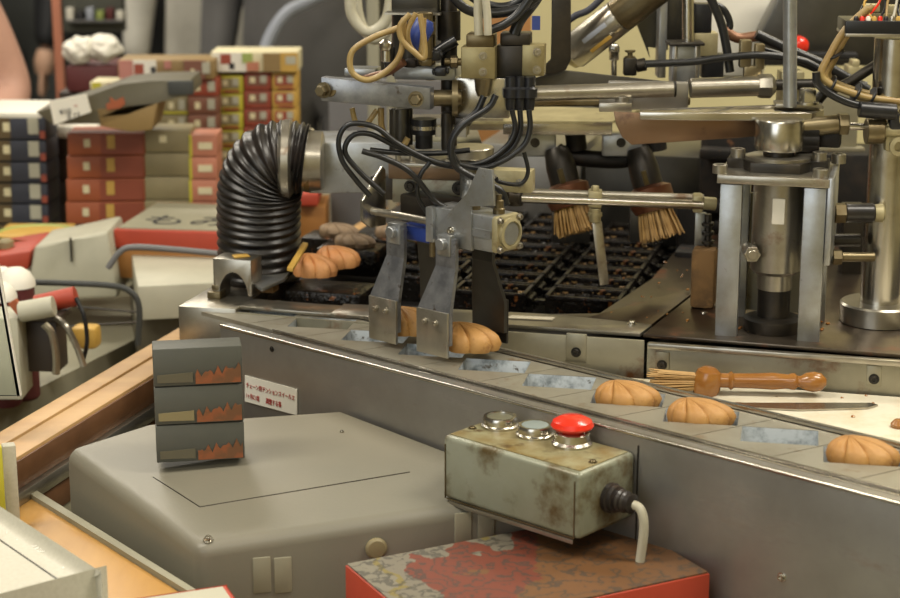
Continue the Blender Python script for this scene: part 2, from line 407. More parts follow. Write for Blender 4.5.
    for px, py in ((246, 375), (298, 389), (298, 415), (246, 401)):
        d = ray(px, py); k = (CA - Vector((0, 0, CAMZ))).dot(CV) / d.dot(CV); d0.append(Vector((0, 0, CAMZ)) + d*k - CV*.0005)
    b = new(); prism(b, d0, -CV*.0012); lab = obj('notice_label', b, 'white', t, 'small white label with red Japanese writing')
    w = (d0[1] - d0[0]).length; h = abs(d0[0].z - d0[3].z); up = (d0[0] - d0[3]); x = (d0[1] - d0[0])
    text(lab, 'チェーン用テンションスイールエ', 'redink', .0066, d0[0] + x*.03 - up*.42 - CV*.0019, x, up, sx=.78)
    text(lab, '1ヶ月に1度', 'redink', .0066, d0[0] + x*.03 - up*.82 - CV*.0019, x, up, sx=.66)
    text(lab, '調整する事', 'redink', .0070, d0[0] + x*.42 - up*.82 - CV*.0019, x, up, sx=.70)
    return t
conveyor()

# ================================================================ CAKES
def leaf_cake(b, R=.036, H=.019, sy=.70, lobes=8, base=0.0):
    nr, ns = 14, 112; rings = []
    for i in range(nr + 1):
        rho = i / nr; ring = []
        for k in range(ns):
            th = 2 * math.pi * k / ns
            c = abs(math.cos(lobes * th / 2)); env = .86 + .14 * math.cos(th)
            rr = R * (.84 + .16 * c ** .6) * env
            h = H * max(0, 1 - rho ** 3.2) ** .5 * (1 - .24 * (1 - min(1, c * 2.2) ** .8) * min(1, .15 + rho * 1.3)) * (1 - .10 * rho)
            h -= .0011 * max(0, 1 - abs(c - .9) / .05) * min(1, rho * 3) * (1 - rho)
            ox, oy = -.22 * R * (1 - rho), .26 * R * (1 - rho)
            if i == 0: ring = [(ox, oy, H*.93)]; break
            ring.append((rr * rho * math.cos(th) + ox, rr * rho * math.sin(th) * sy + oy, h))
        rings.append([b.verts.new((x, y, z + base)) for x, y, z in ring])
    low = [b.verts.new((v.co.x*.93, v.co.y*.93, base - .007)) for v in rings[-1]]
    rings.append(low)
    for A, B in zip(rings, rings[1:]):
        for k in range(len(B)):
            k2 = (k+1) % len(B)
            if len(A) == 1: b.faces.new((A[0], B[k], B[k2]))
            else: b.faces.new((A[k], A[k2], B[k2], B[k]))
    b.faces.new(low)
def cake(loc, rz, label, group, m='bread', size=1.04, H=.0138):
    b = new(); leaf_cake(b, .0355*size, H)
    o = obj('maple_leaf_cake', b, m, sharp=60); o.location = loc; o.rotation_euler.z = math.radians(rz)
    return tag(o, label, 'cake', group)
G1 = 'maple leaf cakes in the conveyor pockets'
wang = CANG + PANG
pk = lambda k: FC(PU0 + k * PITCH, PV, .994)
cake(pk(1), wang + 6, 'maple leaf cake in a conveyor pocket directly behind the red emergency button', G1)
cake(pk(2), wang + 8, 'maple leaf cake in the conveyor pocket just left of the lone empty pocket', G1)
cake(pk(4), wang - 4, 'maple leaf cake in the rightmost pocket, cut off by the picture edge', G1)

# ================================================================ MACHINE BENCH
DZ = 1.005
def pxy(pts, z): return [U(x, y, z) for x, y in pts]
def bench():
    t = thing('machine_bench', 'stained steel machine bench with apron plates behind the conveyor', 'machine bench', U(600, 330, .79))
    fl = U(178, 306, DZ); fr = U(905, 356, DZ); e = (fr - fl).normalized(); n = Vector((-e.y, e.x, 0))
    # base body
    b = new(); q = [fl + e*.19 + n*.03, fr + e*.5 + n*.012, fr + e*.5 + n*.95, fl + n*.95 + e*.02, fl + e*.02 + n*.2]
    prism(b, [Vector((p.x, p.y, .79)) for p in q], (0, 0, .17)); obj('bench_body', b, 'darkbox', t)
    b = new(); prism(b, [Vector((p.x, p.y, .96)) for p in q], (0, 0, .012)); obj('pit_floor', b, 'ironmatte', t, 'black greasy floor under the moulds')
    # left shelf box
    q = [fl, U(236, 309, DZ), U(236, 309, DZ) + n*.12, fl + n*.16]
    b = new(); prism(b, [Vector((p.x, p.y, DZ - .048)) for p in q], (0, 0, .048), .0012); obj('corner_shelf', b, 'steel', t)
    # front strips
    b = new(); prism(b, pxy([(232, 309), (330, 317), (344, 309), (240, 301)], DZ - .004), (0, 0, .004), .0006)
    obj('front_strip', b, 'steel', t)
    b = new(); prism(b, pxy([(236, 311), (328, 318.5), (328, 340), (236, 340)], DZ - .006), (0, 0, -.0001))
    b.free()
    b = new(); a0 = U(236, 309.5, DZ); a1 = U(331, 317.5, DZ); c = (a0 + a1) / 2; box(b, (c.x, c.y + .004, DZ - .03), ((a1-a0).length, .003, .052), rotz(math.degrees(math.atan2((a1-a0).y, (a1-a0).x)))); obj('apron', b, 'apron', t)
    b = new(); prism(b, pxy([(330, 317), (508, 328), (640, 337), (652, 328), (560, 318), (520, 316), (344, 307)], DZ - .004), (0, 0, .004), .0006)
    obj('front_strip', b, 'steel', t)
    # deck plate right of the moulds, and the right section
    b = new(); prism(b, pxy([(545, 317.5), (560, 329), (640, 337), (703, 288), (760, 240), (690, 236), (652, 282), (600, 317)], DZ - .0044), (0, 0, .004), .0006)
    obj('deck_plate', b, 'deck', t)
    b = new(); prism(b, pxy([(643, 337.5), (910, 359), (960, 300), (900, 240), (765, 240), (706, 288)], DZ - .002), (0, 0, .004), .0006)
    obj('deck_plate', b, 'deck', t, 'dark polished plate under the press')
    # apron faces
    def apron(x0, y0, x1, y1, nm, off=.004, h=.06):
        a0 = U(x0, y0, DZ); a1 = U(x1, y1, DZ); c = (a0 + a1)/2; ang = math.degrees(math.atan2((a1-a0).y, (a1-a0).x))
        b = new(); box(b, (c.x, c.y + off, DZ - .003 - h/2), ((a1-a0).length, .003, h), rotz(ang), .0006); return obj(nm, b, 'apron', t), a0, a1, ang
    o, a0, a1, ang = apron(331, 318, 645, 338.5, 'apron')
    o2, c0, c1, ang2 = apron(648, 341, 915, 360, 'apron')
    b = new(); c = (c0+c1)/2; box(b, (c.x, c.y - .001, DZ - .004), ((c1-c0).length, .008, .006), rotz(ang2), .001); obj('edge_trim', b, 'steel', t, 'light steel edge trim')
    # brackets with screws
    def bracket(x, y0, y1, w, m='apron'):
        p = U(x, y0, DZ); f = (x - 331) / 314 if x < 645 else 0
        Y = p.y - .001
        b = new(); boxpx(b, x - w/2, y0, x + w/2, y1, Y, .003, DR, .0008); k = obj('bracket', b, m, t)
        b = new(); q = P(x + (0), y1 - (y1-y0)*.25, Y - .001); bolt(b, q, rotz(DR) @ Vector((0, -1, 0)), .0035, .003); obj('screw', b, 'dark', k)
    def onface(a, c, x, y):   # depth of a pixel column on a face
        return None
    for x, y0, y1, w in ((576, 334, 362, 20), (662, 352, 372, 14), (874, 366, 386, 14)):
        # intersect pixel ray with apron plane
        A, B = (a0, a1) if x < 645 else (c0, c1)
        nn = Vector((-(B-A).y, (B-A).x, 0)).normalized(); o0 = Vector((0, 0, CAMZ))
        d = ray(x, (y0+y1)/2); k = (A - o0).dot(nn) / d.dot(nn); q = o0 + d*k
        b = new(); boxpx(b, x - w/2, y0, x + w/2, y1, q.y + .001, .004, DR, .0008); kk = obj('bracket', b, 'apron', t)
        b = new(); q2 = P(x, y1 - (y1-y0)*.35, q.y + .0005); bolt(b, q2, rotz(DR) @ Vector((0, -1, 0)), .0036, .003); obj('screw', b, 'dark', kk)
    b = new(); bolt(b, U(632, 324, DZ), (0, 0, 1), .0035, .003); bolt(b, U(704, 315, DZ), (0, 0, 1), .0035, .003)
    obj('deck_screw', b, 'chrome', t)
    # paper scrap / crumbs
    b = new(); prism(b, pxy([(507, 318.5), (552, 320.5), (555, 318), (512, 316)], DZ + .0006), (0, 0, .001)); tag(obj('batter_scrap', b, 'tray'), 'pale flat scrap of batter on the bench edge', 'scrap')
    b = new(); rnd = random.Random(3)
    for _ in range(46):
        if rnd.random() < .5: p = U(rnd.uniform(610, 700), rnd.uniform(262, 325), DZ)
        else: p = U(rnd.uniform(715, 830), rnd.uniform(318, 334), DZ)
        r = rnd.uniform(.0008, .0022); box(b, (p.x, p.y, DZ + .003), (r*2, r*1.4, r), rotz(rnd.uniform(0, 90)), r*.3, 1)
    tag(obj('crumbs', b, 'wood'), 'brown baked crumbs scattered on the dark deck plates', 'crumbs', None, 'stuff')
    # block standing on the bench corner
    return t
bench()

def clampblock():
    t = thing('cast_bracket', 'small steel bridge bracket with an arched cutout on the bench corner', 'bracket', U(235, 296, DZ))
    Y = U(235, 300, DZ).y
    b = new(); k = kx(290, Y); c = U(232, 299, DZ)
    R = rotz(DR)
    pts = [(-.022, 0), (-.022, .046), (.022, .046), (.022, 0), (.018, 0)] 
    arch = [(.018 * math.cos(a) * 1.0 + .002, .002 + .028 * math.sin(a)) for a in [math.pi * i / 12 for i in range(13)]]
    poly = [(-.022, 0), (-.022, .046), (.024, .046), (.024, 0)] + [(p[0], p[1]) for p in arch][0:]
    # left leg, right leg, top as an extruded outline
    outline = [(-.022, 0), (-.022, .046), (.024, .046), (.024, .004)] + [(.002 + .017*math.cos(math.pi*i/14), .006 + .026*math.sin(math.pi*i/14)) for i in range(15)] + [(-.015, 0)]
    prism(b, [c + R @ Vector((x, 0, z)) for x, z in outline], R @ Vector((0, .034, 0)), .0006)
    obj('bridge', b, 'steel', t)
    b = new(); box(b, c + R @ Vector((-.02, .004, .004)), (.016, .02, .008), R, .001); box(b, c + R @ Vector((-.02, .004, .012)), (.009, .009, .006), R, .001); obj('foot', b, 'brass', t)
    b = new(); box(b, c + R @ Vector((.006, .016, .0472)), (.018, .014, .0015), rotz(20), .0004); obj('wax_patch', b, 'gold', t, 'yellowish crust on top')
    t2 = thing('guide_plate', 'flat grey guide plate with a slot reaching towards the first mould', 'plate', U(270, 295, DZ))
    b = new(); prism(b, pxy([(249, 283), (262, 292), (284, 282), (292, 272), (298, 262), (268, 276)], 1.018), (0, 0, .004), .0006); obj('plate', b, 'alu', t2)
    b = new(); box(b, U(268, 291, DZ) + Vector((0, 0, .007)), (.02, .02, .014), R, .001); obj('spacer', b, 'rust', t2)
    b = new(); prism(b, pxy([(287, 271), (293, 272), (308, 246), (303, 245)], 1.045), (0, 0, .004), .0006); 
    box(b, U(292, 280, DZ) + Vector((0, 0, .02)), (.006, .006, .04), R)
    tag(obj('guide_bar', b, 'gold'), 'short yellowed guide bar beside the first mould', 'bar')
clampblock()

# ================================================================ MOULDS
def moulds():
    R = rotz(DR); w, d = .088, .049
    proto = thing('baking_mould', 'x', 'baking mould', (0, 0, 0))
    # tray body with leaf shaped cavity
    b = new(); ns = 48; top = .026
    def rim(k):
        th = 2*math.pi*k/ns; c = abs(math.cos(3.5*th)); r = .033*(.82+.18*c); return (r*math.cos(th), r*math.sin(th)*.62)
    cav = [b.verts.new((*rim(k), top)) for k in range(ns)]
    cav2 = [b.verts.new((rim(k)[0]*.8, rim(k)[1]*.8, top - .010)) for k in range(ns)]
    O = [b.verts.new((x*w/2, y*d/2, top)) for x, y in ((-1, -1), (1, -1), (1, 1), (-1, 1))]
    O2 = [b.verts.new((x*w/2*.97, y*d/2*.97, 0)) for x, y in ((-1, -1), (1, -1), (1, 1), (-1, 1))]
    es = [b.edges.new((cav[i], cav[(i+1) % ns])) for i in range(ns)] + [b.edges.new((O[i], O[(i+1) % 4])) for i in range(4)]
    bmesh.ops.triangle_fill(b, use_beauty=True, edges=es)
    for f in list(b.faces):
        if all(v in cav for v in f.verts): b.faces.remove(f)
    for i in range(ns): b.faces.new((cav[i], cav[(i+1) % ns], cav2[(i+1) % ns], cav2[i]))
    b.faces.new(cav2); b.faces.new(O2)
    for i in range(4): b.faces.new((O[i], O[(i+1) % 4], O2[(i+1) % 4], O2[i]))
    obj('mould_body', b, 'iron', proto)
    b = new()
    for x in (-1, 1): box(b, (x*w*.47, 0, top + .003), (.005, d*.96, .007), None, .001)
    for y in (-1, 1): box(b, (0, y*d*.46, top + .003), (w*.9, .004, .006), None, .001)
    obj('raised_rim', b, 'iron', proto)
    b = new(); cyl(b, (w*.5, -d*.3, top - .006), (w*.5, d*.3, top - .006), .006, seg=14); box(b, (w*.5 + .01, 0, top - .008), (.022, .012, .006), None, .001)
    obj('hinge', b, 'iron', proto)
    b = new(); rnd = random.Random(11)
    for _ in range(34):
        th = rnd.uniform(0, 6.283); rr = rnd.uniform(.8, 1.15)
        x, y = .036*rr*math.cos(th), .022*rr*math.sin(th); sx = rnd.uniform(.0012, .0045)
        box(b, (x, y, top + .0012), (sx, rnd.uniform(.0008, .0016), .0016), rotz(rnd.choice((0, 90)) + rnd.uniform(-25, 25)), .0004, 1)
    obj('batter_glint_bits', b, 'residue', proto, 'golden brown batter bits coloured light for glints')['kind'] = 'stuff'
    o0 = U(583, 296, 1.005 + .0); o0.z = .972
    first = [True]; cnt = 0
    grp = 'black baking moulds on the oven chain'
    cols = [(0.0, 'right'), (-.110, 'middle'), (-.214, 'left')]
    names = ['nearest the bench edge', 'second from the bench edge', 'third from the bench edge', 'fourth from the bench edge', 'fifth from the bench edge', 'sixth from the bench edge', 'seventh from the bench edge', 'eighth from the bench edge',
             'ninth from the bench edge', 'tenth from the bench edge', 'eleventh from the bench edge', 'farthest from the bench edge']
    for off, cn in cols:
        for r in range(12):
            if cn == 'left' and r < 1: continue
            p = o0 + E1*off + E2*(.054*r + .02); p.z = .972
            lab = f'empty black iron leaf mould in the {cn} chain row, {names[r]}'
            if first[0]: o = proto; o.location = p; o.rotation_euler.z = math.radians(DR); o['label'] = lab; o['group'] = grp; first[0] = False
            else: dup(proto, p, lab, DR, grp)
    # mould at the unloading corner with two cakes
    p = U(325, 292, 1.005); p = p + E2*.02; p.z = .972
    c = dup(proto, p, 'black iron mould holding two finished golden cakes at the left corner', DR, grp)
    p2 = p + E1*-.0; 
    b = new(); box(b, Vector((p.x, p.y, .972)) + Vector((0, 0, .0175)), (.094, .062, .035), R, .003)
    o = obj('mould_carrier', b, 'iron'); 
    bpy.data.objects.remove(c.children[0]); 
    for ch in list(c.children): bpy.data.objects.remove(ch)
    bpy.data.objects.remove(c)
    tag(o, 'black iron mould block under two golden cakes at the left bench corner', 'baking mould')
    cake(P(315, 270, p.y - .008) + Vector((0, 0, -.006)), -10, 'golden maple leaf cake on the left mould, nearest of the two', 'golden cakes waiting on the left mould', 'breadlight', .9, .017)
    cake(P(338, 263, p.y + .028) + Vector((0, 0, -.004)), 14, 'golden maple leaf cake on the left mould, behind the nearest one', 'golden cakes waiting on the left mould', 'breadlight', .9, .017)
    # open moulds with burnt batter behind
    for i, (px, py, lab) in enumerate(((352, 248, 'black mould lid with crusty brown batter just behind the golden cakes'), (392, 238, 'black mould lid with crusty brown batter left of the gripper rod'), (336, 237, 'low black mould lid with a crusty top beside the duct'))):
        q = U(px, py + 12, 1.0); 
        t = thing('crusted_mould', lab, 'mould', (q.x, q.y, .985), 'crusted moulds behind the golden cakes')
        b = new(); box(b, (q.x, q.y, 1.002), (.08, .052, .034), R, .004); obj('iron_block', b, 'iron', t)
        b = new(); leaf_cake(b, .032, .009); 
        for v in b.verts: v.co = R @ v.co + Vector((q.x, q.y, 1.024))
        obj('batter_crust', b, 'puff', t, 'crusty brown batter')
moulds()
#@@PART
# ================================================================ GRIPPERS
def gripper():
    gm = U(470, 340, 1.018); u2, v2 = (gm - CA).dot(CU), (gm - CA).dot(CV)
    gm1 = U(409, 324, 1.018); u1, v1 = (gm1 - CA).dot(CU), (gm1 - CA).dot(CV)
    t = thing('cake_gripper', 'twin finger gripper with an air cylinder lifting two cakes off the conveyor', 'gripper', FC(u2, v2, 1.0))
    SL = .014
    def finger(uc, vc, side, z0, nm='finger', dv=.0, wid=.031, m='zinc'):
        b = new(); th = .0045; 
        prof = [(0, .118), (0, .088), (-SL, .044), (-SL, .012)]
        s = side
        pl = [(p[0]*s, p[1]) for p in prof] + [((p[0])*s + th*s, p[1]) for p in reversed(prof)]
        # top narrow + wide lower : two pieces
        for (sl, w) in (((0, 2), wid*.62),):
            pp = [(prof[0][0]*s, prof[0][1]), (prof[1][0]*s, prof[1][1]), (prof[1][0]*s + th*s, prof[1][1]), (prof[0][0]*s + th*s, prof[0][1])]
            prism(b, [FC(uc - w/2 + wid*.1, vc + q[0], z0 + q[1]) for q in pp], CU * w)
        # tapering sloped plate
        wa, wb = wid*.62, wid
        ua0 = uc - wa/2 + wid*.1; ua1 = ua0 + wa; ub0 = uc - wb/2; ub1 = uc + wb/2 + wid*.02
        V = []
        for (ua, ub), q in (((ua0, ua1), prof[1]), ((ub0, ub1), prof[2]), ((ub0 + .001, ub1), prof[3])):
            for tt in (0, th):
                V.append((b.verts.new(FC(ua, vc + q[0]*s + tt*s, z0 + q[1])), b.verts.new(FC(ub, vc + q[0]*s + tt*s, z0 + q[1]))))
        for i in range(0, 4, 2):
            a, a2, c, c2 = V[i], V[i+1], V[i+2], V[i+3]
            b.faces.new((a[0], a[1], c[1], c[0])); b.faces.new((a2[0], c2[0], c2[1], a2[1]))
            b.faces.new((a[0], c[0], c2[0], a2[0])); b.faces.new((a[1], a2[1], c2[1], c[1]))
        b.faces.new((V[0][0], V[0][1], V[1][1], V[1][0])); b.faces.new((V[4][0], V[5][0], V[5][1], V[4][1]))
        f = obj(nm, b, m, t)
        # lower tip plate, screwed on
        b = new(); box(b, FC(uc + .001, vc + (-SL - .0015)*s, z0 + .023), (wid*.98, .003, .046), RC, .0005)
        tip = obj('finger_tip', b, 'steel' if s > 0 else 'dark', f)
        if s > 0:
            for du in (-.008, .007):
                b = new(); bolt(b, FC(uc + du, vc - .0275 + .024 - SL, z0 + .034 - 0), -CV, .0024, .003); obj('screw', b, 'steel', f)
        return f
    # near fingers, then far ones with dark reflections put into their steel colour
    finger(u2 - .016, v2 - .024, 1, 1.008, wid=.043)
    finger(u1 - .004, v1 - .020, 1, 1.006, wid=.040)
    finger(u2 - .004, v2 + .022, -1, 1.010, wid=.043, m='darkbox')
    finger(u1 - .006, v1 + .030, -1, 1.02, m='darkbox')
    # pivot blocks on top of the fingers
    for uc, vc in ((u2 - .013, v2 - .020), (u1 - .001, v1 - .016)):
        b = new(); box(b, FC(uc, vc, 1.118), (.018, .012, .022), RC, .002); cyl(b, FC(uc, vc - .012, 1.120), FC(uc, vc + .01, 1.120), .006, seg=18); obj('pivot_block', b, 'alu', t)
    zc = 1.128
    # air cylinder body along the conveyor direction
    pe = P(508, 233, FC(u2 + .035, v2, 0).y - .004); du = (pe - CA).dot(CU); dv = (pe - CA).dot(CV); zc = pe.z
    b = new(); box(b, FC(du - .047, dv, zc), (.086, .036, .036), RC, .002)
    for sv in (-1, 1):
        box(b, FC(du - .03, dv + sv*.0184, zc), (.048, .002, .008), RC)
    cy = obj('air_cylinder', b, 'alu', t)
    b = new(); box(b, FC(du - .003, dv, zc), (.010, .037, .037), RC, .004); lathe(b, FC(du + .001, dv, zc), CU, [(.0155, 0), (.0155, .004), (.0125, .005), (.0125, .002), (0, .002)], 28)
    obj('end_cap', b, 'cream', cy, 'cream cast end cap')
    b = new(); cyl(b, FC(du + .001, dv, zc), FC(du + .0042, dv, zc), .0118); obj('end_disc', b, 'alu', cy, 'grey round disc')
    for a in (-1, 1):
        for c in (-1, 1): b = new(); bolt(b, FC(du + .002, dv + a*.0145, zc + c*.0145), CU, .0026, .003); obj('cap_screw', b, 'steel', cy)
    # hex side plate (two)
    hexp = [(-.018, -.022), (.020, -.020), (.022, .004), (.0, .034), (-.012, .034), (-.018, .012)]
    def side_plate(u, v, z, m):
        b = new(); prism(b, [FC(u, v + a, z + c) for a, c in ((-.021, -.019), (.018, -.019), (.018, .052), (.004, .052), (-.021, .017))], CU*.004, .0006); return obj('side_plate', b, m, t)
    def onv(px, py, v):
        r_ = ray(px, py); o0 = Vector((0, 0, CAMZ)); k = v - (o0 - CA).dot(CV); return o0 + r_ * (k / r_.dot(CV))
    b = new(); prism(b, [onv(x, y, dv - .021) for x, y in ((438, 243), (438, 224), (467, 194), (478, 168), (492, 170), (494, 206), (470, 206), (472, 251))], CV*.003, .0005)
    obj('face_plate', b, 'alu', t, 'grey steel plate with a slanted left edge')
    b = new(); bolt(b, onv(451, 231, dv - .021), -CV, .003, .003); obj('screw', b, 'chrome', t)
    uL = (onv(374, 205, dv) - CA).dot(CU)
    b = new(); prism(b, [FC(uL, dv + a, zc + c) for a, c in ((-.021, -.010), (-.008, -.019), (.014, -.019), (.014, .040), (.010, .044), (-.021, .012))], CU*.004, .0006); obj('side_plate', b, 'steel_clean', t)
    b = new(); cyl(b, FC(uL, dv - .006, zc - .001), FC(du - .085, dv - .006, zc - .001), .0042); obj('slide_rod', b, 'steel', t)
    u3 = (onv(431, 225, dv - .02) - CA).dot(CU)
    b = new(); box(b, FC(u3, dv - .014, zc), (.010, .018, .036), RC, .001); obj('rod_clamp', b, 'alu', t)
    b = new(); cyl(b, FC(u3, dv - .018, zc - .018), FC(u3, dv - .018, zc - .034), .003); obj('clamp_stud', b, 'brass', t)
    b = new(); box(b, FC(du - .12, dv + .03, zc + .002), (.085, .03, .03), RC, .003); obj('rear_cylinder', b, 'dark', t)
    b = new(); box(b, FC(du - .115, dv + .012, zc - .018), (.06, .03, .016), RC, .003); obj('blue_guard', b, 'blue', t, 'blue plastic guard')
    Yq = 1.86
    b = new(); boxpx(b, 388, 164, 470, 180, Yq, .03, -10, .001); obj('brown_beam', b, 'copper', t, 'browned flat bar')
    b = new(); boxpx(b, 392, 178, 500, 204, Yq + .004, .03, -10, .001); obj('cross_beam', b, 'apron', t)
    b = new(); boxpx(b, 466, 170, 531, 192, Yq - .02, .02, -14, .001); cb = obj('cream_block', b, 'cream', t)
    for x, y in ((493, 178), (520, 183), (478, 185)):
        b = new(); bolt(b, P(x, y, Yq - .021 - (x - 500)*.00025), rotz(-14) @ Vector((0, -1, 0)), .003, .003); obj('screw', b, 'steel', cb)
    b = new(); bolt(b, P(410, 186, Yq), rotz(-10) @ Vector((0, -1, 0)), .0042, .004); obj('socket_screw', b, 'dark', t)
    b = new(); bolt(b, P(459, 188, Yq - .002), rotz(-10) @ Vector((0, -1, 0)), .005, .005); obj('socket_screw', b, 'dark', t)
    b = new(); prism(b, pxy([(384, 158), (395, 150), (452, 149), (492, 150), (498, 160), (470, 166), (400, 163)], P(440, 158, Yq).z), (0, 0, -.004), .0006); obj('carrier_plate', b, 'steel', t)
    b = new(); lathe(b, P(470, 157, Yq), EZ, [(.024, 0), (.025, .001), (.025, .010), (.024, .011)], 36); obj('swivel_disc', b, 'steel', t)
    b = new(); cyl(b, P(468, 205, Yq - .03), P(467, 160, Yq - .01), .008); obj('stem', b, 'alu', t)
    # brass fittings on cylinder
    for k, a in enumerate((-.044, -.012)):
        b = new(); lathe(b, FC(du + a, dv, zc + .017), EZ, [(.006, 0), (.006, .006), (.0048, .007), (.0048, .014), (.003, .015), (.003, .02)], 12); obj('hose_fitting', b, 'brass', t)
    # link bar above
    t2 = t
    Yb = 1.80
    a = P(322, 91, Yb); c = P(430, 104, Yb); 
    # the two held cakes
    cake(FC(u2, v2 - .002, 1.010), CANG + 28, 'brown maple leaf cake held between the fingers of the front gripper', 'cakes held by the gripper', 'bread', 1.12, .017)
    cake(FC(u1, v1, 1.010), CANG + 28, 'brown maple leaf cake held by the rear gripper, partly hidden by its finger', 'cakes held by the gripper', 'bread', 1.12, .017)
    return t, (du, dv, zc)
grip, (gdu, gdv, gzc) = gripper()

# ================================================================ upper head (link bar, valves, motors)
def head():
    Y = 1.84
    t = thing('pick_up_head', 'upper head of the gripper with link bar, valve blocks and vertical shafts', 'machine head', P(450, 160, Y))
    # link bar
    b = new(); c0 = P(317, 92, Y); 
    q = [P(321, 77, Y - .02), P(430, 88, Y - .02), P(430, 110, Y - .02), P(321, 101, Y - .02)]
    prism(b, q, (0.004, .012, 0), .0008); lb = obj('link_bar', b, 'zinc', t)
    b = new(); hexbolt(b, P(324, 90, Y - .022), (-.35, -1, 0), .006, .010); cyl(b, P(330, 90, Y - .02), P(333, 90, Y + .03), .007); obj('bolt', b, 'brass', lb)
    b = new(); hexbolt(b, P(416, 99, Y - .022), (-.2, -1, 0), .006, .006); obj('bolt', b, 'brass', lb)
    b = new(); cyl(b, P(433, 98, Y), P(462, 98, Y), .0085); lathe(b, P(452, 98, Y), Vector((1, 0, 0)), [(.019, 0), (.019, .006)], 28); obj('shaft', b, 'brass', t)
    # main head plate
    b = new(); boxpx(b, 455, 78, 509, 118, Y + .005, .012, -8, .001); obj('head_plate', b, 'steel_clean', t)
    b = new(); boxpx(b, 394, 68, 455, 80, Y + .01, .05, -8, .001); obj('head_frame', b, 'alu', t)
    # valve blocks
    b = new(); boxpx(b, 461, 47, 495, 79, Y - .012, .03, -8, .0012); v1 = obj('valve_block', b, 'yellowed', t)
    b = new(); boxpx(b, 466, 34, 494, 48, Y - .012, .028, -8, .002); obj('valve_cap', b, 'brass', v1)
    b = new(); bolt(b, P(483, 56, Y - .013), (0, -1, 0), .003, .003); bolt(b, P(483, 72, Y - .013), (0, -1, 0), .003, .003); obj('valve_screw', b, 'steel', v1)
    b = new(); boxpx(b, 496, 46, 526, 78, Y, .03, -8, .001); boxpx(b, 500, 33, 530, 46, Y, .025, -8, .002); v2 = obj('valve_block', b, 'dark', t, 'dark valve block')
    b = new(); boxpx(b, 522, 45, 544, 76, Y - .004, .024, -8, .001); obj('valve_face', b, 'yellowed', v2)
    b = new(); bolt(b, P(537, 52, Y - .006), (0, -1, 0), .003, .003); bolt(b, P(537, 70, Y - .006), (0, -1, 0), .003, .003); obj('valve_screw', b, 'steel', v2)
    b = new(); cyl(b, P(444, 62, Y), P(466, 62, Y), .004); cyl(b, P(450, 62, Y), P(458, 62, Y), .0065, seg=8); obj('needle_valve', b, 'brass', t)
    # connector cluster
    b = new()
    for x in (511, 520, 529):
        lathe(b, P(x, 110, Y - .01), EZ, [(.005, 0), (.006, .006), (.006, .012), (.0085, .013), (.0085, .022), (.006, .024), (.006, .034)], 14)
    boxpx(b, 507, 78, 534, 88, Y - .012, .02, -8, .001)
    obj('connector_cluster', b, 'black', t)
    b = new(); lathe(b, P(483, 96, Y - .012), EZ, [(.006, 0), (.008, .006), (.009, .018)], 10); obj('hose_socket', b, 'brass', t)
    # vertical motors & shafts
    b = new(); cyl(b, P(410, 76, Y + .04), P(410, -30, Y + .04), .019); m1 = obj('lift_cylinder', b, 'darkbox', t)
    b = new(); boxpx(b, 391, -20, 438, 14, Y + .02, .05, -8, .002); obj('cylinder_head', b, 'darkbox', t)
    b = new(); cyl(b, P(430, 80, Y + .04), P(430, -30, Y + .04), .006); obj('guide_rod', b, 'brass', t)
    b = new(); cyl(b, P(449, 150, Y + .03), P(449, -30, Y + .03), .0085); obj('guide_rod', b, 'dark', t)
    b = new(); lathe(b, P(449, 40, Y + .03), EZ, [(.012, 0), (.012, .03)], 20); obj('shaft_collar', b, 'dark', t)
    for x, r in ((395, .006), (408, .005), (402, .009)):
        b = new(); cyl(b, P(x, 150, Y + .02), P(x, 108, Y + .02), r); obj('lower_rod', b, 'darkbox', t)
    b = new(); lathe(b, P(424, 134, Y + .01), EZ, [(.013, 0), (.013, .016)], 20); lathe(b, P(424, 148, Y + .01), EZ, [(.009, 0), (.009, .03)], 20); obj('sensor_body', b, 'black', t)
    b = new(); lathe(b, P(424, 129, Y + .01), EZ, [(.0132, 0), (.0132, .004)], 20); obj('sensor_band', b, 'steel_clean', t, 'bright ring on the black sensor')
    b = new(); boxpx(b, 455, 118, 470, 126, Y, .02, -8, .001); cyl(b, P(447, 150, Y), P(447, 112, Y), .006); obj('spacer', b, 'dark', t)
    # link rods going right
    b = new(); boxpx(b, 436, 136, 466, 128, Y, .02, -8, .001); obj('shim', b, 'steel', t)
    b = new(); cyl(b, P(424, 58, Y - .01), P(424, 12, Y - .01), .009); lathe(b, P(424, 34, Y - .01), EZ, [(.0115, 0), (.0115, .012)], 20); obj('brass_cylinder', b, 'brass', t)
    b = new(); cyl(b, P(386, 62, Y - .02), P(386, 50, Y - .02), .005); lathe(b, P(386, 50, Y - .02), EZ, [(.006, 0), (.007, .003), (.007, .007), (.004, .010), (0, .011)], 18); obj('speed_valve', b, 'chrome', t)
    b = new(); boxpx(b, 384, 48, 393, 68, Y - .01, .014, -8, .001); obj('valve_body', b, 'black', t)
    for x, y, h, m in ((410, 64, 8, 'ironmatte'), (426, 62, 9, 'brass'), (434, 56, 10, 'black'), (440, 72, 9, 'black')):
        b = new(); boxpx(b, x - 6, y - h/2, x + 6, y + h/2, Y - .012, .018, -8, .002); cyl(b, P(x - 8, y, Y - .006), P(x + 9, y - 1, Y - .006), .003); obj('pipe_fitting', b, m, t)
    b = new(); boxpx(b, 384, 13, 440, 15, Y + .012, .02, -8); obj('head_seam', b, 'steel', t)
    b = new(); boxpx(b, 344, 69, 376, 76, Y + .01, .03, -8, .001); obj('rear_shelf', b, 'alu', t)
    for x in (398, 412):
        b = new(); cyl(b, P(x, 166, Y + .0), P(x, 145, Y + .0), .003); obj('threaded_rod', b, 'steel', t)
    return t
head()

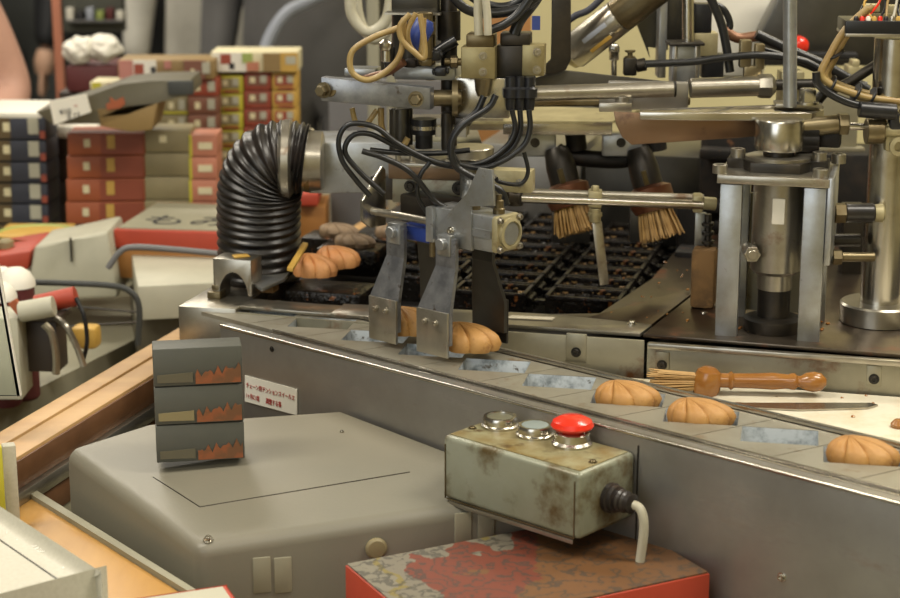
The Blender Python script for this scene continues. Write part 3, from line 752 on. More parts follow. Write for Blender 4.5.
def right_linkage():
    Y = 1.98
    t = thing('swing_arm_linkage', 'long horizontal steel arm with parallel rods linking the head to the press', 'linkage', P(680, 140, Y))
    # upper long plate from (500,75)->(690,105)
    b = new(); q = [P(535, 72, Y), P(566, 71, Y), P(690, 84, Y), P(690, 110, Y), P(612, 108, Y), P(535, 100, Y)]
    b.free()
    b = new(); prism(b, [P(505, 88, Y+.03), P(560, 70, Y+.03), P(686, 84, Y+.03), P(686, 111, Y+.03), P(600, 108, Y+.03)], (0, .006, 0), .0006); obj('web_plate', b, 'darkbox', t)
    b = new(); cyl(b, P(520, 94, Y - .02), P(674, 89, Y - .02), .0085); obj('link_rod', b, 'steel', t)
    b = new(); cyl(b, P(520, 103, Y + .01), P(690, 101, Y + .01), .0045); obj('link_rod', b, 'brass', t)
    b = new(); boxpx(b, 608, 82, 688, 110, Y - .004, .012, -5, .002); obj('end_plate', b, 'panel', t)
    b = new(); cyl(b, P(674, 89, Y - .02), P(676, 89, Y - .02), .0088); obj('bush', b, 'dark', t)
    b = new(); cyl(b, P(690, 88, Y - .005), P(762, 86, Y - .005), .011); lathe(b, P(758, 86, Y - .005), Vector((1, 0, 0)), [(.0125, 0), (.0135, .004), (.0135, .014), (.008, .019)], 8); obj('air_cylinder', b, 'steel', t)
    b = new(); cyl(b, P(775, 85, Y - .005), P(815, 84, Y - .005), .006); obj('piston_rod', b, 'dark', t)
    b = new(); boxpx(b, 740, 40, 752, 68, Y, .012, 0, .002); boxpx(b, 755, 44, 765, 70, Y, .012, 0, .002); boxpx(b, 744, 66, 762, 78, Y, .01, 0, .002); obj('hose_fitting', b, 'brass', t)
    # main flat lever arm
    YL = 1.87; b = new(); prism(b, pxy([(640, 109), (770, 105), (800, 103), (824, 106), (824, 110), (812, 113), (700, 113), (640, 112)], P(740, 112, YL).z), (0, 0, -.008), .0008)
    obj('lever_arm', b, 'steel_clean', t)
    b = new(); prism(b, [P(x, y, YL + .02) for x, y in ((614, 112), (760, 119), (762, 136), (735, 138), (632, 145), (622, 137), (616, 124))], (0, .006, 0), .0008); obj('curved_blade', b, 'copper', t, 'browned blade shaped plate')
    b = new(); boxpx(b, 776, 104, 822, 108, YL + .01, .03, -5, .001); obj('end_boss', b, 'steel', t)
    b = new(); hexbolt(b, P(807, 104, YL + .015), EZ, .009, .014); obj('pivot_bolt', b, 'chrome', t)
    b = new(); cyl(b, P(790, 107, YL + .01), P(790, -30, YL + .01), .0072); obj('vertical_rod', b, 'alu', t)
    b = new(); box(b, P(790, 88, Y + .03), (.026, .03, .04), None, .002); obj('guide_block', b, 'cream', t)
    # small clamp at left end of blade
    b = new(); boxpx(b, 599, 103, 632, 112, Y - .03, .03, -5, .001); cyl(b, P(622, 108, Y-.02), P(622, 96, Y-.02), .008); obj('clamp', b, 'steel', t)
right_linkage()

def brush_unit():
    Y = 2.06
    t = thing('oil_brush_unit', 'bright flanged beam carrying two tilted round oil brushes over the moulds', 'brush unit', P(560, 200, Y))
    b = new(); boxpx(b, 503, 122, 612, 135, Y, .04, -3, .001); obj('flange_beam', b, 'steel_clean', t)
    b = new(); prism(b, pxy([(470, 124), (612, 124), (640, 112), (520, 108), (470, 112)], P(560, 122, Y).z - .002), (0, 0, .003)); obj('beam_top', b, 'cream', t)
    b = new(); boxpx(b, 395, 118, 503, 130, Y + .004, .03, -3, .001); obj('flange_beam', b, 'steel', t)
    for i, (x0, x1) in enumerate(((508, 556), (602, 642))):
        b = new(); boxpx(b, x0, 134, x1, 157, Y + .006, .008, -3, .003); ear = obj('lug_plate', b, 'alu', t)
        b = new(); cx = x0 + (27 if i == 0 else 19); lathe(b, P(cx, 142.5, Y + .006), (0, -1, 0), [(.0055, 0), (.0055, .002), (.004, .002), (.004, .001), (0, .001)], 20); obj('lug_pin', b, 'dark', ear)
    b = new(); tube(b, [P(556, 150, Y + .02), P(566, 156, Y + .02), P(620, 160, Y + .02), P(648, 150, Y + .02)], .010, 12); obj('cross_tube', b, 'ironmatte', t)
    for hx in (575, 655):
        b = new(); cyl(b, P(hx, 133, Y+.02), P(hx + 2, 150, Y+.02), .012); obj('hanger', b, 'ironmatte', t)
    for i, (ax, ay, bx, by) in enumerate(((556, 148, 578, 232), (638, 148, 662, 238))):
        A = P(ax, ay, Y + .005); B = P(bx, by, Y - .02); d = (B - A).normalized(); Ln = (B - A).length
        b = new(); lathe(b, A, d, [(.012, 0), (.015, .006), (.0175, Ln*.22), (.0175, Ln*.42), (.015, Ln*.43)], 28); s = obj('brush_holder', b, 'dark', t)
        b = new(); bx_ = A + d*Ln*.30 + Vector((0, -.0175, 0)); box(b, bx_, (.014, .002, .016), axisM(d), .0005); obj('holder_label', b, 'brass', s, 'worn yellowish label')
        b = new(); lathe(b, A + d*Ln*.42, d, [(.0175, 0), (.026, .004), (.0265, Ln*.2), (.023, Ln*.28), (.02, Ln*.28)], 30); obj('brush_skirt', b, 'ferrule', t, 'rusty copper coloured skirt')
        b = new(); rnd = random.Random(i)
        M3 = axisM(d)
        for k in range(260):
            r = .019 * math.sqrt(rnd.random()); a = rnd.uniform(0, 2*math.pi)
            p0 = A + d*Ln*.66 + M3 @ Vector((r*math.cos(a), r*math.sin(a), 0))
            p1 = A + d*Ln*rnd.uniform(.96, 1.02) + M3 @ Vector((r*1.35*math.cos(a), r*1.35*math.sin(a), 0)) + Vector((rnd.uniform(-.002, .002), 0, 0))
            lathe(b, p0, p1 - p0, [(.0009, 0), (.0007, (p1-p0).length)], 4)
        obj('bristles', b, 'bristle', t)
brush_unit()

def paddle_rod():
    Y = 1.95
    t = thing('wiper_rod', 'pair of bright horizontal rods with a clamped wiper strip hanging over the moulds', 'rod', P(620, 215, Y))
    b = new(); cyl(b, P(515, 198, Y), P(706, 205, Y - .01), .0052); obj('front_rod', b, 'chrome', t)
    b = new(); cyl(b, P(518, 192, Y + .02), P(704, 198, Y + .015), .0042); obj('rear_rod', b, 'steel', t)
    b = new(); boxpx(b, 588, 192, 602, 208, Y - .008, .022, -5, .002); cyl(b, P(595, 208, Y - .002), P(595, 222, Y-.002), .0065); hexbolt(b, P(595, 192, Y + .001), EZ, .0045, .006); lathe(b, P(595, 216, Y-.002), EZ, [(.008, 0), (.008, .004)], 16); obj('rod_clamp', b, 'cream', t)
    b = new(); prism(b, [P(592, 222, Y), P(602, 222, Y), P(609, 284, Y - .005), P(600, 286, Y - .005)], (0, .004, 0), .0006); obj('wiper_strip', b, 'steel', t)
    b = new(); boxpx(b, 693, 196, 703, 213, Y - .012, .022, -5, .002); cyl(b, P(703, 203, Y-.01), P(716, 204, Y-.01), .0072); obj('end_clamp', b, 'cream', t)
    b = new(); cyl(b, P(508, 196, Y), P(520, 197, Y), .010); lathe(b, P(515, 205, Y), EZ, [(.009, 0), (.009, .02)], 14); boxpx(b, 497, 188, 514, 206, Y, .02, -5, .002); obj('swivel_joint', b, 'dark', t)
    b = new(); boxpx(b, 695, 213, 706, 250, Y + .005, .006, -5, .0006); obj('hanger_strip', b, 'alu', t)
    b = new(); cyl(b, P(708, 214, Y), P(708, 250, Y), .004, seg=10)
    for k in range(3): cyl(b, P(708, 222 + 9*k, Y), P(708, 226 + 9*k, Y), .007, seg=8)
    obj('adjusting_screw', b, 'dark', t)
    b = new(); q = U(702, 310, DZ); 
    p = P(702, 310, 1.93); boxpx(b, 691, 250, 714, 309, 1.93, .025, DR, .004)
    o = obj('counterweight', b, 'rust', None); tag(o, 'rusty brown upright block left of the press stand', 'block')
    t3 = o
paddle_rod()

# ================================================================ PRESS STAND
def press():
    A = U(725.5, 336, DZ + .002); t = thing('press_stand', 'steel press stand of four square posts with a flanged shaft, dark ring and bolts', 'press', A)
    R = rotz(DR); Y = A.y
    zt = P(725, 183, Y).z; pb = .0245
    w = (U(808, 341, DZ+.002) - A).length          # spacing of front posts
    z0 = DZ + .002
    for i in (0, 1):
        for j in (0, 1):
            c = A + R @ Vector((w*i, .006 + .085*j, 0)); b = new(); box(b, (c.x, c.y, (z0 + zt)/2 - .001), (pb*.92, .012, zt - z0 - .001), R, .0008); obj('post', b, 'alu', t)
    b = new(); c = A + R @ Vector((w/2, .05, 0)); box(b, (c.x, c.y, zt + .0045), (w + pb + .004, .112, .009), R, .001); obj('top_plate', b, 'steel', t)
    # flange with bolts
    b = new(); 
    fl = [(x, y) for x, y in ((-.052, -.012), (-.034, -.012), (-.026, -.034), (.026, -.034), (.034, -.012), (.052, -.012), (.052, .02), (.034, .03), (-.034, .03), (-.052, .02))]
    prism(b, [Vector((c.x, c.y, zt + .009)) + R @ Vector((x, y, 0)) for x, y in fl], (0, 0, .010), .0012); obj('dark_flange', b, 'dark', t, 'dark grey flange block')
    b = new(); lathe(b, (c.x, c.y, zt + .019), EZ, [(.034, 0), (.034, .003), (.031, .004)], 36); obj('ring', b, 'steel', t)
    def bl(x, y, z, r, h):
        b = new(); lathe(b, Vector((c.x, c.y, z)) + R @ Vector((x, y, 0)), EZ, [(r, 0), (r, h*.95), (r*.93, h), (r*.55, h), (r*.55, h*.6), (0, h*.6)], 22); obj('cap_screw', b, 'steel', t)
    bl(-.042, -.0, zt + .019, .0075, .009); bl(.042, -.0, zt + .019, .0075, .009); bl(.06, .03, zt + .012, .0075, .010)
    bl(-.055, -.045, zt + .009, .0078, .009); bl(.046, -.045, zt + .009, .0078, .009)
    sh = P(768, 119, c.y).z - (zt + .029)
    # ram cylinder up top
    b = new(); lathe(b, (c.x, c.y, zt + .022), EZ, [(.016, 0), (.016, .008)], 28); obj('ram_neck', b, 'dark', t)
    b = new(); lathe(b, (c.x, c.y, zt + .029), EZ, [(.0245, 0), (.0255, .002), (.0255, sh - .002), (.0245, sh)], 36); obj('ram_sleeve', b, 'chrome', t)
    # inner shaft below the plate
    b = new(); lathe(b, (c.x, c.y - .01, z0 + .062), EZ, [(.022, 0), (.026, .004), (.026, zt - z0 - .064)], 36); obj('ram', b, 'steel', t)
    b = new(); lathe(b, (c.x, c.y - .01, z0 + .045), EZ, [(.018, 0), (.018, .018)], 32); obj('ram_tip', b, 'steel', t)
    b = new(); lathe(b, (c.x, c.y - .01, z0 + .010), EZ, [(.017, 0), (.017, .036)], 32); obj('ram_foot', b, 'dark', t)
    b = new(); lathe(b, (c.x, c.y - .01, z0), EZ, [(.03, 0), (.031, .002), (.031, .013), (.026, .015)], 36); obj('socket_ring', b, 'dark', t)
    b = new(); q = Vector((c.x - .004, c.y - .036, zt - .03)); box(b, q, (.013, .003, .027), R, .001); obj('paper_tag', b, 'white', t, 'crumpled whitish tape tag')
    b = new(); p = Vector((c.x - .030, c.y - .028, z0 + .088)); cyl(b, p, p + Vector((.0, -.014, 0)), .009, seg=6); cyl(b, p + Vector((0, -.014, 0)), p + Vector((0, -.016, 0)), .005); cyl(b, p, p + Vector((0, .02, 0)), .006); obj('side_bolt', b, 'steel', t)
    # right side plate
    b = new(); q0 = A + R @ Vector((w + pb*.5 + .003, .045, 0)); box(b, (q0.x, q0.y, zt - .035), (.006, .10, .09), R, .001); obj('side_plate', b, 'alu', t)
    # back plate
    b = new(); q0 = A + R @ Vector((w*.5, .1, 0)); box(b, (q0.x, q0.y, z0 + .07), (w*.9, .004, .13), R); obj('rear_plate', b, 'apron', t)
    # horizontal rubber knob at right
    b = new(); k0 = P(834, 213, Y + .03); cyl(b, k0, k0 + Vector((.012, 0, 0)), .011, seg=6); obj('nut', b, 'brass', t)
    b = new(); lathe(b, k0 + Vector((.012, 0, 0)), Vector((1, 0, 0)), [(.0105, 0), (.0105, .028), (.009, .030)], 22); obj('rubber_knob', b, 'rubber', t)
    b = new(); lathe(b, k0 + Vector((.042, 0, 0)), Vector((1, 0, 0)), [(.009, 0), (.010, .008), (.008, .010)], 22); obj('knob_cap', b, 'cream', t)
    b = new(); k1 = P(832, 257, Y + .03); cyl(b, k1, k1 + Vector((.010, 0, 0)), .0085, seg=6); cyl(b, k1 + Vector((.01, 0, 0)), k1 + Vector((.045, 0, 0)), .005); obj('side_rod', b, 'brass', t)
    b = new(); k1 = P(832, 240, Y + .05); cyl(b, k1, k1 + Vector((.03, 0, 0)), .007, seg=12); obj('side_rod', b, 'dark', t)
    # elbow linkage right of sleeve
    b = new(); k = P(818, 126, Y + .05); cyl(b, P(800, 128, Y+.05), P(838, 124, Y + .05), .010); cyl(b, P(838, 124, Y+.05), P(848, 124, Y+.05), .012, seg=6); obj('clevis', b, 'brass', t)
    b = new()
    for q in range(4): cyl(b, P(796, 130 + q*5, Y+.05), P(818, 130 + q*5, Y + .05), .010 - .001*(q % 2), seg=16)
    boxpx(b, 812, 130, 840, 148, Y + .05, .02, DR, .003); obj('grimy_coupling', b, 'ironmatte', t)
    b = new(); cyl(b, P(848, 126, Y+.05), P(872, 127, Y+.05), .004); obj('tie_rod', b, 'chrome', t)
press()

def column():
    c = U(878, 322, DZ + .001); c.z = DZ + .002
    t = thing('round_column', 'thick polished steel column on a round flange at the right edge', 'column', c)
    b = new(); lathe(b, c, EZ, [(.040, 0), (.0415, .001), (.0415, .020), (.0395, .022)], 48); obj('flange', b, 'steel', t)
    zt = P(878, 36, c.y).z - c.z - .002
    b = new(); lathe(b, c + Vector((0, 0, .022)), EZ, [(.0205, 0), (.0205, zt - .022)], 40); obj('pole', b, 'chrome', t)
    z1 = P(878, 128, c.y).z
    b = new(); cyl(b, (c.x - .03, c.y - .022, z1), (c.x - .012, c.y - .022, z1), .0135); k = obj('clamp_collar', b, 'brass', t)
    b = new(); cyl(b, (c.x - .012, c.y - .022, z1), (c.x + .05, c.y - .022, z1), .007)
    for dx, dz in ((.004, -.015), (.03, -.006), (.012, .014)):
        lathe(b, (c.x + dx, c.y - .022, z1 + dz), (0, -1, 0), [(.010, 0), (.010, .008), (.0055, .009), (.0055, .002), (0, .002)], 20)
    box(b, (c.x + .0, c.y - .02, z1 - .006), (.02, .012, .03), None, .003)
    obj('valve_fitting', b, 'cream', t)
    b = new(); cyl(b, (c.x - .04, c.y - .03, z1 + .024), (c.x - .002, c.y - .03, z1 + .021), .0085); box(b, (c.x + .004, c.y - .022, z1 + .010), (.022, .014, .018), None, .003); obj('black_coupling', b, 'black', t, 'black push fit coupling')
    return c
cc = column()

def terminal_box():
    Y = cc.y - .02; z = P(878, 37, cc.y).z
    t = thing('terminal_block', 'black terminal box full of coloured wire ends on top of the column', 'terminal box', (cc.x, Y, z))
    b = new(); boxpx(b, 846, 21, 912, 34, Y - .01, .06, -4, .001); obj('box', b, 'black', t)
    b = new(); boxpx(b, 846, 34, 914, 37, Y - .012, .066, -4, .0005); obj('tray', b, 'steel', t)
    rnd = random.Random(5); cols = ['black', 'red', 'white', 'gold', 'red', 'black', 'steel', 'gold', 'red']
    for k in range(9):
        b = new(); p = P(856 + k*6, 22, Y - .004); lathe(b, p, EZ, [(.0026, 0), (.0026, .004), (.0015, .006)], 10); obj('terminal', b, cols[k], t)
    for k in range(7):
        b = new(); x = 858 + k*7; p = P(x, 19, Y); q = P(x + rnd.uniform(-8, 14), rnd.uniform(-4, 8), Y + .01); e = P(min(905, 870 + k*6 + rnd.uniform(-6, 10)), -14, Y + .01)
        tube(b, [p, q, e], .0013, 7, 5); obj('wire', b, ['black', 'red', 'gold', 'black', 'hose', 'ivory', 'black'][k], t)
    # rail on top
    b = new(); boxpx(b, 872, 14, 912, 20, Y + .02, .004, -4); boxpx(b, 863, 4, 880, 13, Y + .03, .01, -4, .002); boxpx(b, 888, 5, 903, 17, Y+.03, .01, -4, .002); obj('connector_rail', b, 'cream', t)
terminal_box()

# ================================================================ HOSES AND CABLES
def hose(name, pts, r, m, label, cat='hose', group=None, Y=None, seg=10):
    b = new()
    tube(b, [P(p[0], p[1], (p[2] if len(p) > 2 else Y)) for p in pts], r, seg)
    return tag(obj(name, b, m, sharp=80), label, cat, group)
hose('air_hose', [(404, 18), (401, 52), (388, 70), (368, 80), (352, 72), (352, 52), (372, 38), (398, 28)], .0031, 'hose', 'tan air hose looping out to the left beside the lift cylinder', Y=1.80)
hose('air_hose', [(410, 14), (400, 26), (402, 40), (414, 52), (424, 58), (424, 40), (420, 14)], .003, 'hose', 'tan air hose coiled tightly around the blue plug of the lift cylinder', Y=1.79)
hose('air_hose', [(416, 13), (408, 30), (410, 46), (420, 54), (423, 34), (424, 18)], .0028, 'hose', 'tan air hose forming the inner loop by the blue plug', Y=1.80)
hose('air_hose', [(404, 62, 1.82), (388, 72, 1.83), (374, 76, 1.84), (362, 80, 1.85)], .004, 'ferrule', 'brown stained air hose lying along the link bar')
hose('air_hose', [(352, 108), (356, 122), (366, 124), (377, 110)], .0028, 'hose', 'thin tan air hose hanging below the link bar', Y=1.84)
hose('air_hose', [(381, 108), (382, 128), (390, 142), (402, 146), (408, 138)], .0032, 'hose', 'tan air hose curling under the link bar by the lower rods', Y=1.84)
hose('air_hose', [(496, 95), (488, 108), (464, 124), (452, 142), (455, 165), (475, 178), (500, 190), (507, 205)], .0034, 'cable', 'black air hose bending from the brass socket down to the cream cylinder', Y=1.76)
hose('air_hose', [(484, 96), (476, 112), (458, 128), (450, 148), (458, 164)], .0034, 'cable', 'black air hose running alongside from the brass socket', Y=1.765)
hose('air_hose', [(512, 110), (515, 130), (505, 148), (480, 163), (440, 163), (400, 145), (375, 127), (350, 124), (339, 138), (342, 160), (356, 180), (370, 196)], .0028, 'cable', 'long black air hose sweeping left in a loop to the side plate', Y=1.79)
hose('air_hose', [(520, 110), (520, 132), (508, 152), (478, 166), (440, 164), (396, 146), (370, 134), (352, 136), (345, 152), (360, 172), (384, 194)], .0028, 'cable', 'black air hose making the inner loop left of the head', Y=1.795)
hose('air_hose', [(529, 110), (530, 128), (524, 145), (505, 160), (480, 168), (450, 162)], .0028, 'cable', 'short black air hose curving below the connector cluster', Y=1.785)
hose('air_hose', [(524, 152), (528, 172), (520, 184), (500, 182), (496, 178)], .0022, 'cable', 'thin black cable looping right beside the swivel joint', Y=1.80)
hose('air_hose', [(362, 151), (384, 158), (410, 172), (434, 200), (446, 208)], .003, 'cable', 'black air hose slanting down across the browned beam', Y=1.78)
hose('air_hose', [(370, 150), (400, 153), (440, 153), (470, 150)], .0028, 'cable', 'black air hose lying flat above the browned beam', Y=1.80)
hose('air_hose', [(430, 162), (420, 176), (418, 196), (428, 214)], .0024, 'cable', 'thin black hose dropping beside the rod clamp', Y=1.785)
hose('air_hose', [(445, -12), (468, 10), (500, 13), (530, 4), (545, -12)], .005, 'cable', 'thick black cable sagging across the top behind the valve blocks', Y=1.83)
hose('air_hose', [(460, -12), (485, 4), (510, 6), (535, -12)], .005, 'cable', 'thick black cable sagging highest above the valve blocks', Y=1.85)
hose('air_hose', [(490, 30), (505, 24), (520, 12), (536, -12)], .0045, 'cable', 'black hose rising right from the front valve block', Y=1.82)
hose('air_hose', [(514, 34), (520, 20), (534, 2), (542, -12)], .006, 'cable', 'thick black hose rising from the dark valve block', Y=1.84)
hose('air_hose', [(479, 35), (478, 10), (479, -12)], .0045, 'palehose', 'brownish straight hose entering the front valve cap', Y=1.82)
hose('air_hose', [(488, 35), (487, 12), (484, -12)], .004, 'palehose', 'pale straight hose beside the other on the front valve cap', Y=1.815)
hose('air_hose', [(456, 40), (440, 50), (425, 62)], .006, 'cable', 'thick black hose running left behind the needle valve', Y=1.86)
hose('pale_hose', [(350, -12), (352, 15), (368, 32), (386, 20), (392, -12)], .007, 'palehose', 'pale translucent hose loop hanging at the top behind the head', Y=2.3)
hose('pale_hose', [(356, -12), (360, 18), (372, 40), (390, 28), (396, -12)], .006, 'palehose', 'pale translucent hose forming the lower loop behind the head', Y=2.35)
# right bundle
for i, (dx, dy, m, lab) in enumerate(((0, 0, 'hose', 'tan hose of the tied bundle, upper left strand'), (4, 2, 'hose', 'tan hose of the tied bundle, lower right strand'))):
    hose('bundle_hose', [(868 + dx*.5, 8), (845 + dx, 30 + dy), (828 + dx, 58 + dy), (821 + dx, 74 + dy), (830 + dx, 84 + dy), (850 + dx, 92 + dy), (870, 98 + dy*1.5), (906, 102 + dy*2)], .0038, m, lab, group=None, Y=1.86 + i*.004)
hose('bundle_hose', [(873, 6), (850, 30), (834, 60), (828, 74), (838, 84), (870, 94), (906, 99)], .0036, 'hose', 'tan hose at the back of the tied bundle', Y=1.872)
hose('black_hose', [(816, 72), (818, 84), (832, 95), (850, 103), (868, 107)], .0042, 'cable', 'black hose under the tan bundle ending in the black coupling', Y=1.855)
hose('black_hose', [(893, 36), (884, 58), (862, 74), (846, 84), (826, 92), (815, 104)], .0055, 'dark', 'grey hose curving down from the terminal box to the lever boss', Y=1.90)
hose('black_hose', [(756, 34), (790, 50), (826, 66), (868, 90)], .006, 'cable', 'thick black hose sloping right behind the tan bundle', Y=2.02)
hose('black_hose', [(760, 50), (800, 62), (840, 78), (866, 86)], .005, 'cable', 'black hose sloping beneath the thick black one', Y=2.03)
hose('black_hose', [(645, 64), (690, 62), (720, 58), (760, 55), (800, 60), (822, 70)], .0042, 'cable', 'black hose running level from the grey valve to the right', Y=1.98)
hose('black_hose', [(706, -12), (720, 20), (726, 45), (730, 72)], .005, 'cable', 'black hose dropping beside the black solenoid', Y=1.99)
hose('black_hose', [(712, 3), (724, 10), (730, 25), (724, 38)], .004, 'cable', 'thin black hose loop at the top right of the solenoid', Y=2.03)
hose('brown_hose', [(724, 30), (738, 38), (758, 36)], .006, 'ferrule', 'stained brown hose end behind the brass fittings', Y=2.03)
for i, (x, y) in enumerate(((828, 84, ), (853, 92), (868, 96), (834, 60))):
    b = new(); p = P(x + 3, y + (0 if i < 3 else -4), 1.864); lathe(b, p - Vector((.0012, 0, 0)), (1, .1, -.5) if i < 3 else (-.5, 0, .9), [(.0098, 0), (.0104, .0005), (.0104, .002), (.0098, .0025)], 16)
    tag(obj('cable_tie', b, 'black'), ['black cable tie at the lowest bend of the tan hose bundle', 'black cable tie in the middle of the level tan hoses', 'black cable tie nearest the column on the tan hoses', 'black cable tie on the slanted part of the tan hoses'][i], 'cable tie')
b = new(); boxpx(b, 532, 16, 540, 30, 1.83, .002, -10); o = tag(obj('blue_tag', b, 'blue'), 'small blue plastic tag hanging by the upper black hoses', 'tag')
b = new(); lathe(b, P(411, 47, 1.82), (.5, 0, .9), [(.008, 0), (.012, .008), (.012, .026), (.008, .032)], 18); tag(obj('blue_plug', b, 'blue'), 'blue plug wrapped by the tan hose loops', 'plug')
#@@PART
# ================================================================ BACK MACHINERY
def back_parts():
    # exhaust duct
    Y = 2.06
    t = thing('exhaust_duct', 'black corrugated duct bending down from a clamped steel collar at the left', 'duct', P(258, 300, Y + .02))
    pts = [P(306, 160, Y), P(290, 158, Y), P(272, 162, Y), P(261, 180, Y + .005), P(259, 205, Y + .01), P(259, 235, Y + .015), P(260, 275, Y + .02), P(260, 330, Y + .02)]
    b = new(); q = spline(pts, 34); n = len(q)
    def rf(s): 
        base = .040 + .008*min(1, s*2.0); return base + .0018 * math.cos(s * 2*math.pi * 27)
    tube(b, q, .04, 30, 1, rf); obj('corrugated_hose', b, 'rubber', t, sharp=50)
    b = new(); lathe(b, P(284, 160, Y), Vector((1, 0, -.02)), [(.044, -.004), (.047, 0), (.047, .008), (.037, .014), (.034, .044), (.030, .046)], 44); obj('collar', b, 'steel', t)
    b = new(); lathe(b, P(305, 163, Y), Vector((1, 0, 0)), [(.034, 0), (.034, .006)], 40); obj('clamp_band', b, 'brass', t)
    b = new()
    for dx in (-3, 4): lathe(b, P(304 + dx, 137, Y), Vector((dx*.1, -.2, 1)), [(.0015, 0), (.0015, .006), (.004, .007), (.004, .011), (0, .012)], 12)
    box(b, P(304, 140, Y), (.02, .01, .006), None, .001); obj('wing_screw', b, 'steel', t)
    # square arm
    b = new(); boxpx(b, 308, 142, 482, 193, Y + .01, .09, 2, .002)
    o = obj('square_beam', b, 'alu'); tag(o, 'thick square aluminium beam running from the duct collar behind the head', 'beam')
    b = new(); boxpx(b, 370, 176, 396, 200, 1.98, .02, -8, .002); tag(obj('beam_bracket', b, 'dark'), 'small dark bracket behind the side plate rod', 'bracket')
    # oven housings behind the moulds
    b = new(); boxpx(b, 586, 155, 700, 240, 2.42, .2, DR, .002); tag(obj('oven_housing', b, 'darkbox'), 'dark reflective steel oven housing behind the right brush', 'oven housing')
    b = new(); boxpx(b, 480, 145, 580, 225, 2.5, .2, DR, .002); tag(obj('oven_housing', b, 'panel'), 'grey steel oven housing behind the left brush', 'oven housing')
    for i, (x0, x1, y0, y1, lab) in enumerate(((552, 590, 206, 243, 'dark burner shield behind the left brush bristles'), (630, 680, 208, 246, 'dark burner shield behind the right brush bristles'))):
        b = new(); boxpx(b, x0, y0, x1, y1, 2.3, .01, 0, .001); tag(obj('burner_shield', b, 'darkbox'), lab, 'shield', 'burner shields')
    b = new(); boxpx(b, 676, 205, 698, 262, 2.25, .05, DR, .004); boxpx(b, 674, 252, 700, 285, 2.2, .05, DR, .004); tag(obj('black_post', b, 'ironmatte'), 'black sooty post between the moulds and the rusty block', 'post')
    b = new(); boxpx(b, 700, 120, 780, 300, 2.35, .1, DR, .003); 
    for k in range(7): boxpx(b, 700 + (k % 3)*14, 150 + k*18, 740 + (k % 2)*20, 160 + k*18, 2.32, .03, DR, .002)
    tag(obj('sooty_frame', b, 'ironmatte'), 'sooty black frame of the oven behind the press', 'frame')
    b = new(); boxpx(b, 800, 92, 858, 152, 2.25, .01, 0, .001); boxpx(b, 790, 148, 865, 152, 2.24, .02, 0, .001); tag(obj('splash_screen', b, 'apron'), 'light stained steel plate behind the coupling, left of the column', 'plate')
    b = new(); boxpx(b, 800, 155, 900, 300, 2.4, .1, 0, .002); tag(obj('rear_cabinet', b, 'ironmatte'), 'dark cabinet between the press and the column', 'cabinet')
    b = new(); boxpx(b, 842, 205, 862, 310, 2.1, .02, 0, .001); tag(obj('slotted_strut', b, 'dark'), 'dark upright strut just left of the column', 'strut')
    # L plate
    b = new(); prism(b, [P(552, -20, 1.99), P(571, -20, 1.99), P(571, 60, 1.99), P(566, 70, 1.99), P(556, 74, 1.99), P(520, 76, 1.99), P(520, 68, 1.99), P(546, 66, 1.99), P(552, 60, 1.99)], (0, .008, 0), .001)
    tag(obj('bent_strap', b, 'dark'), 'dark steel strap hanging vertically and bent left at its foot', 'strap')
    # inclined cylinder
    t = thing('inclined_cylinder', 'brassy steel cylinder with a pale blue label slanting up to the right', 'cylinder', P(575, 50, 2.0))
    A = P(566, 58, 2.1); B = P(650, -8, 2.06); d = (B - A).normalized(); L = (B-A).length
    b = new(); lathe(b, A, d, [(.010, 0), (.017, .004), (.018, .010)], 28); obj('nose', b, 'cream', t)
    b = new(); lathe(b, A + d*.010, d, [(.0195, 0), (.0205, .002), (.0205, .070), (.0195, .072)], 36); obj('barrel', b, 'steel', t)
    b = new(); lathe(b, A + d*.083, d, [(.0205, 0), (.0205, .06)], 36); obj('barrel', b, 'brass', t)
    b = new(); R_ = axisM(d); c = A + d*.046 + Vector((-.003, -.0205, .003)); xx = d; nn = Vector((0, -1, 0)); 
    yy = xx.cross(nn).normalized(); MM = Matrix((xx, yy, xx.cross(yy))).transposed()
    box(b, c + yy*-.004*0, (.034, .007, .0015), MM, .0002); obj('blue_label', b, 'strap', t, 'narrow pale blue label')
    b = new(); box(b, c + Vector((.006, .002, -.010)), (.03, .009, .0015), MM, .0002); obj('tan_label', b, 'gold', t, 'tan rating label')
    hose('sensor_cable', [(562, 26), (575, 16), (590, 9), (612, -12)], .004, 'navy', 'dark blue cable running along the inclined cylinder', Y=2.06)
    # machine frame uprights
    b = new(); boxpx(b, 659, -20, 667, 78, 2.1, .03, 0, .001); tag(obj('frame_upright', b, 'alu'), 'narrow aluminium upright left of the block cylinder', 'upright')
    b = new(); prism(b, [P(632, 12, 2.14), P(668, -20, 2.14), P(668, 50, 2.14), P(648, 47, 2.14), P(650, 58, 2.14)], (0, .006, 0)); tag(obj('gusset_plate', b, 'darkbox'), 'triangular grey gusset plate behind the upright', 'plate')
    b = new(); boxpx(b, 668, -20, 690, 44, 2.14, .02, 0, .001); tag(obj('mounting_plate', b, 'darkbox'), 'mottled grey plate behind the bright piston rod', 'plate')
    t = thing('block_cylinder', 'square aluminium block cylinder with a bright piston rod', 'cylinder', P(687, 82, 2.05))
    b = new(); boxpx(b, 672, 46, 700, 84, 2.05, .03, 0, .001); obj('body', b, 'alu', t)
    b = new(); 
    for x in (676, 697): boxpx(b, x - 2, 46, x + 1, 84, 2.045, .008, 0, .0008)
    obj('tie_bar', b, 'steel', t)
    b = new(); boxpx(b, 669, 43, 705, 46, 2.04, .04, 0, .0008); obj('top_plate', b, 'dark', t)
    b = new(); cyl(b, P(688, 44, 2.06), P(688, -30, 2.06), .0068); obj('piston_rod', b, 'chrome', t)
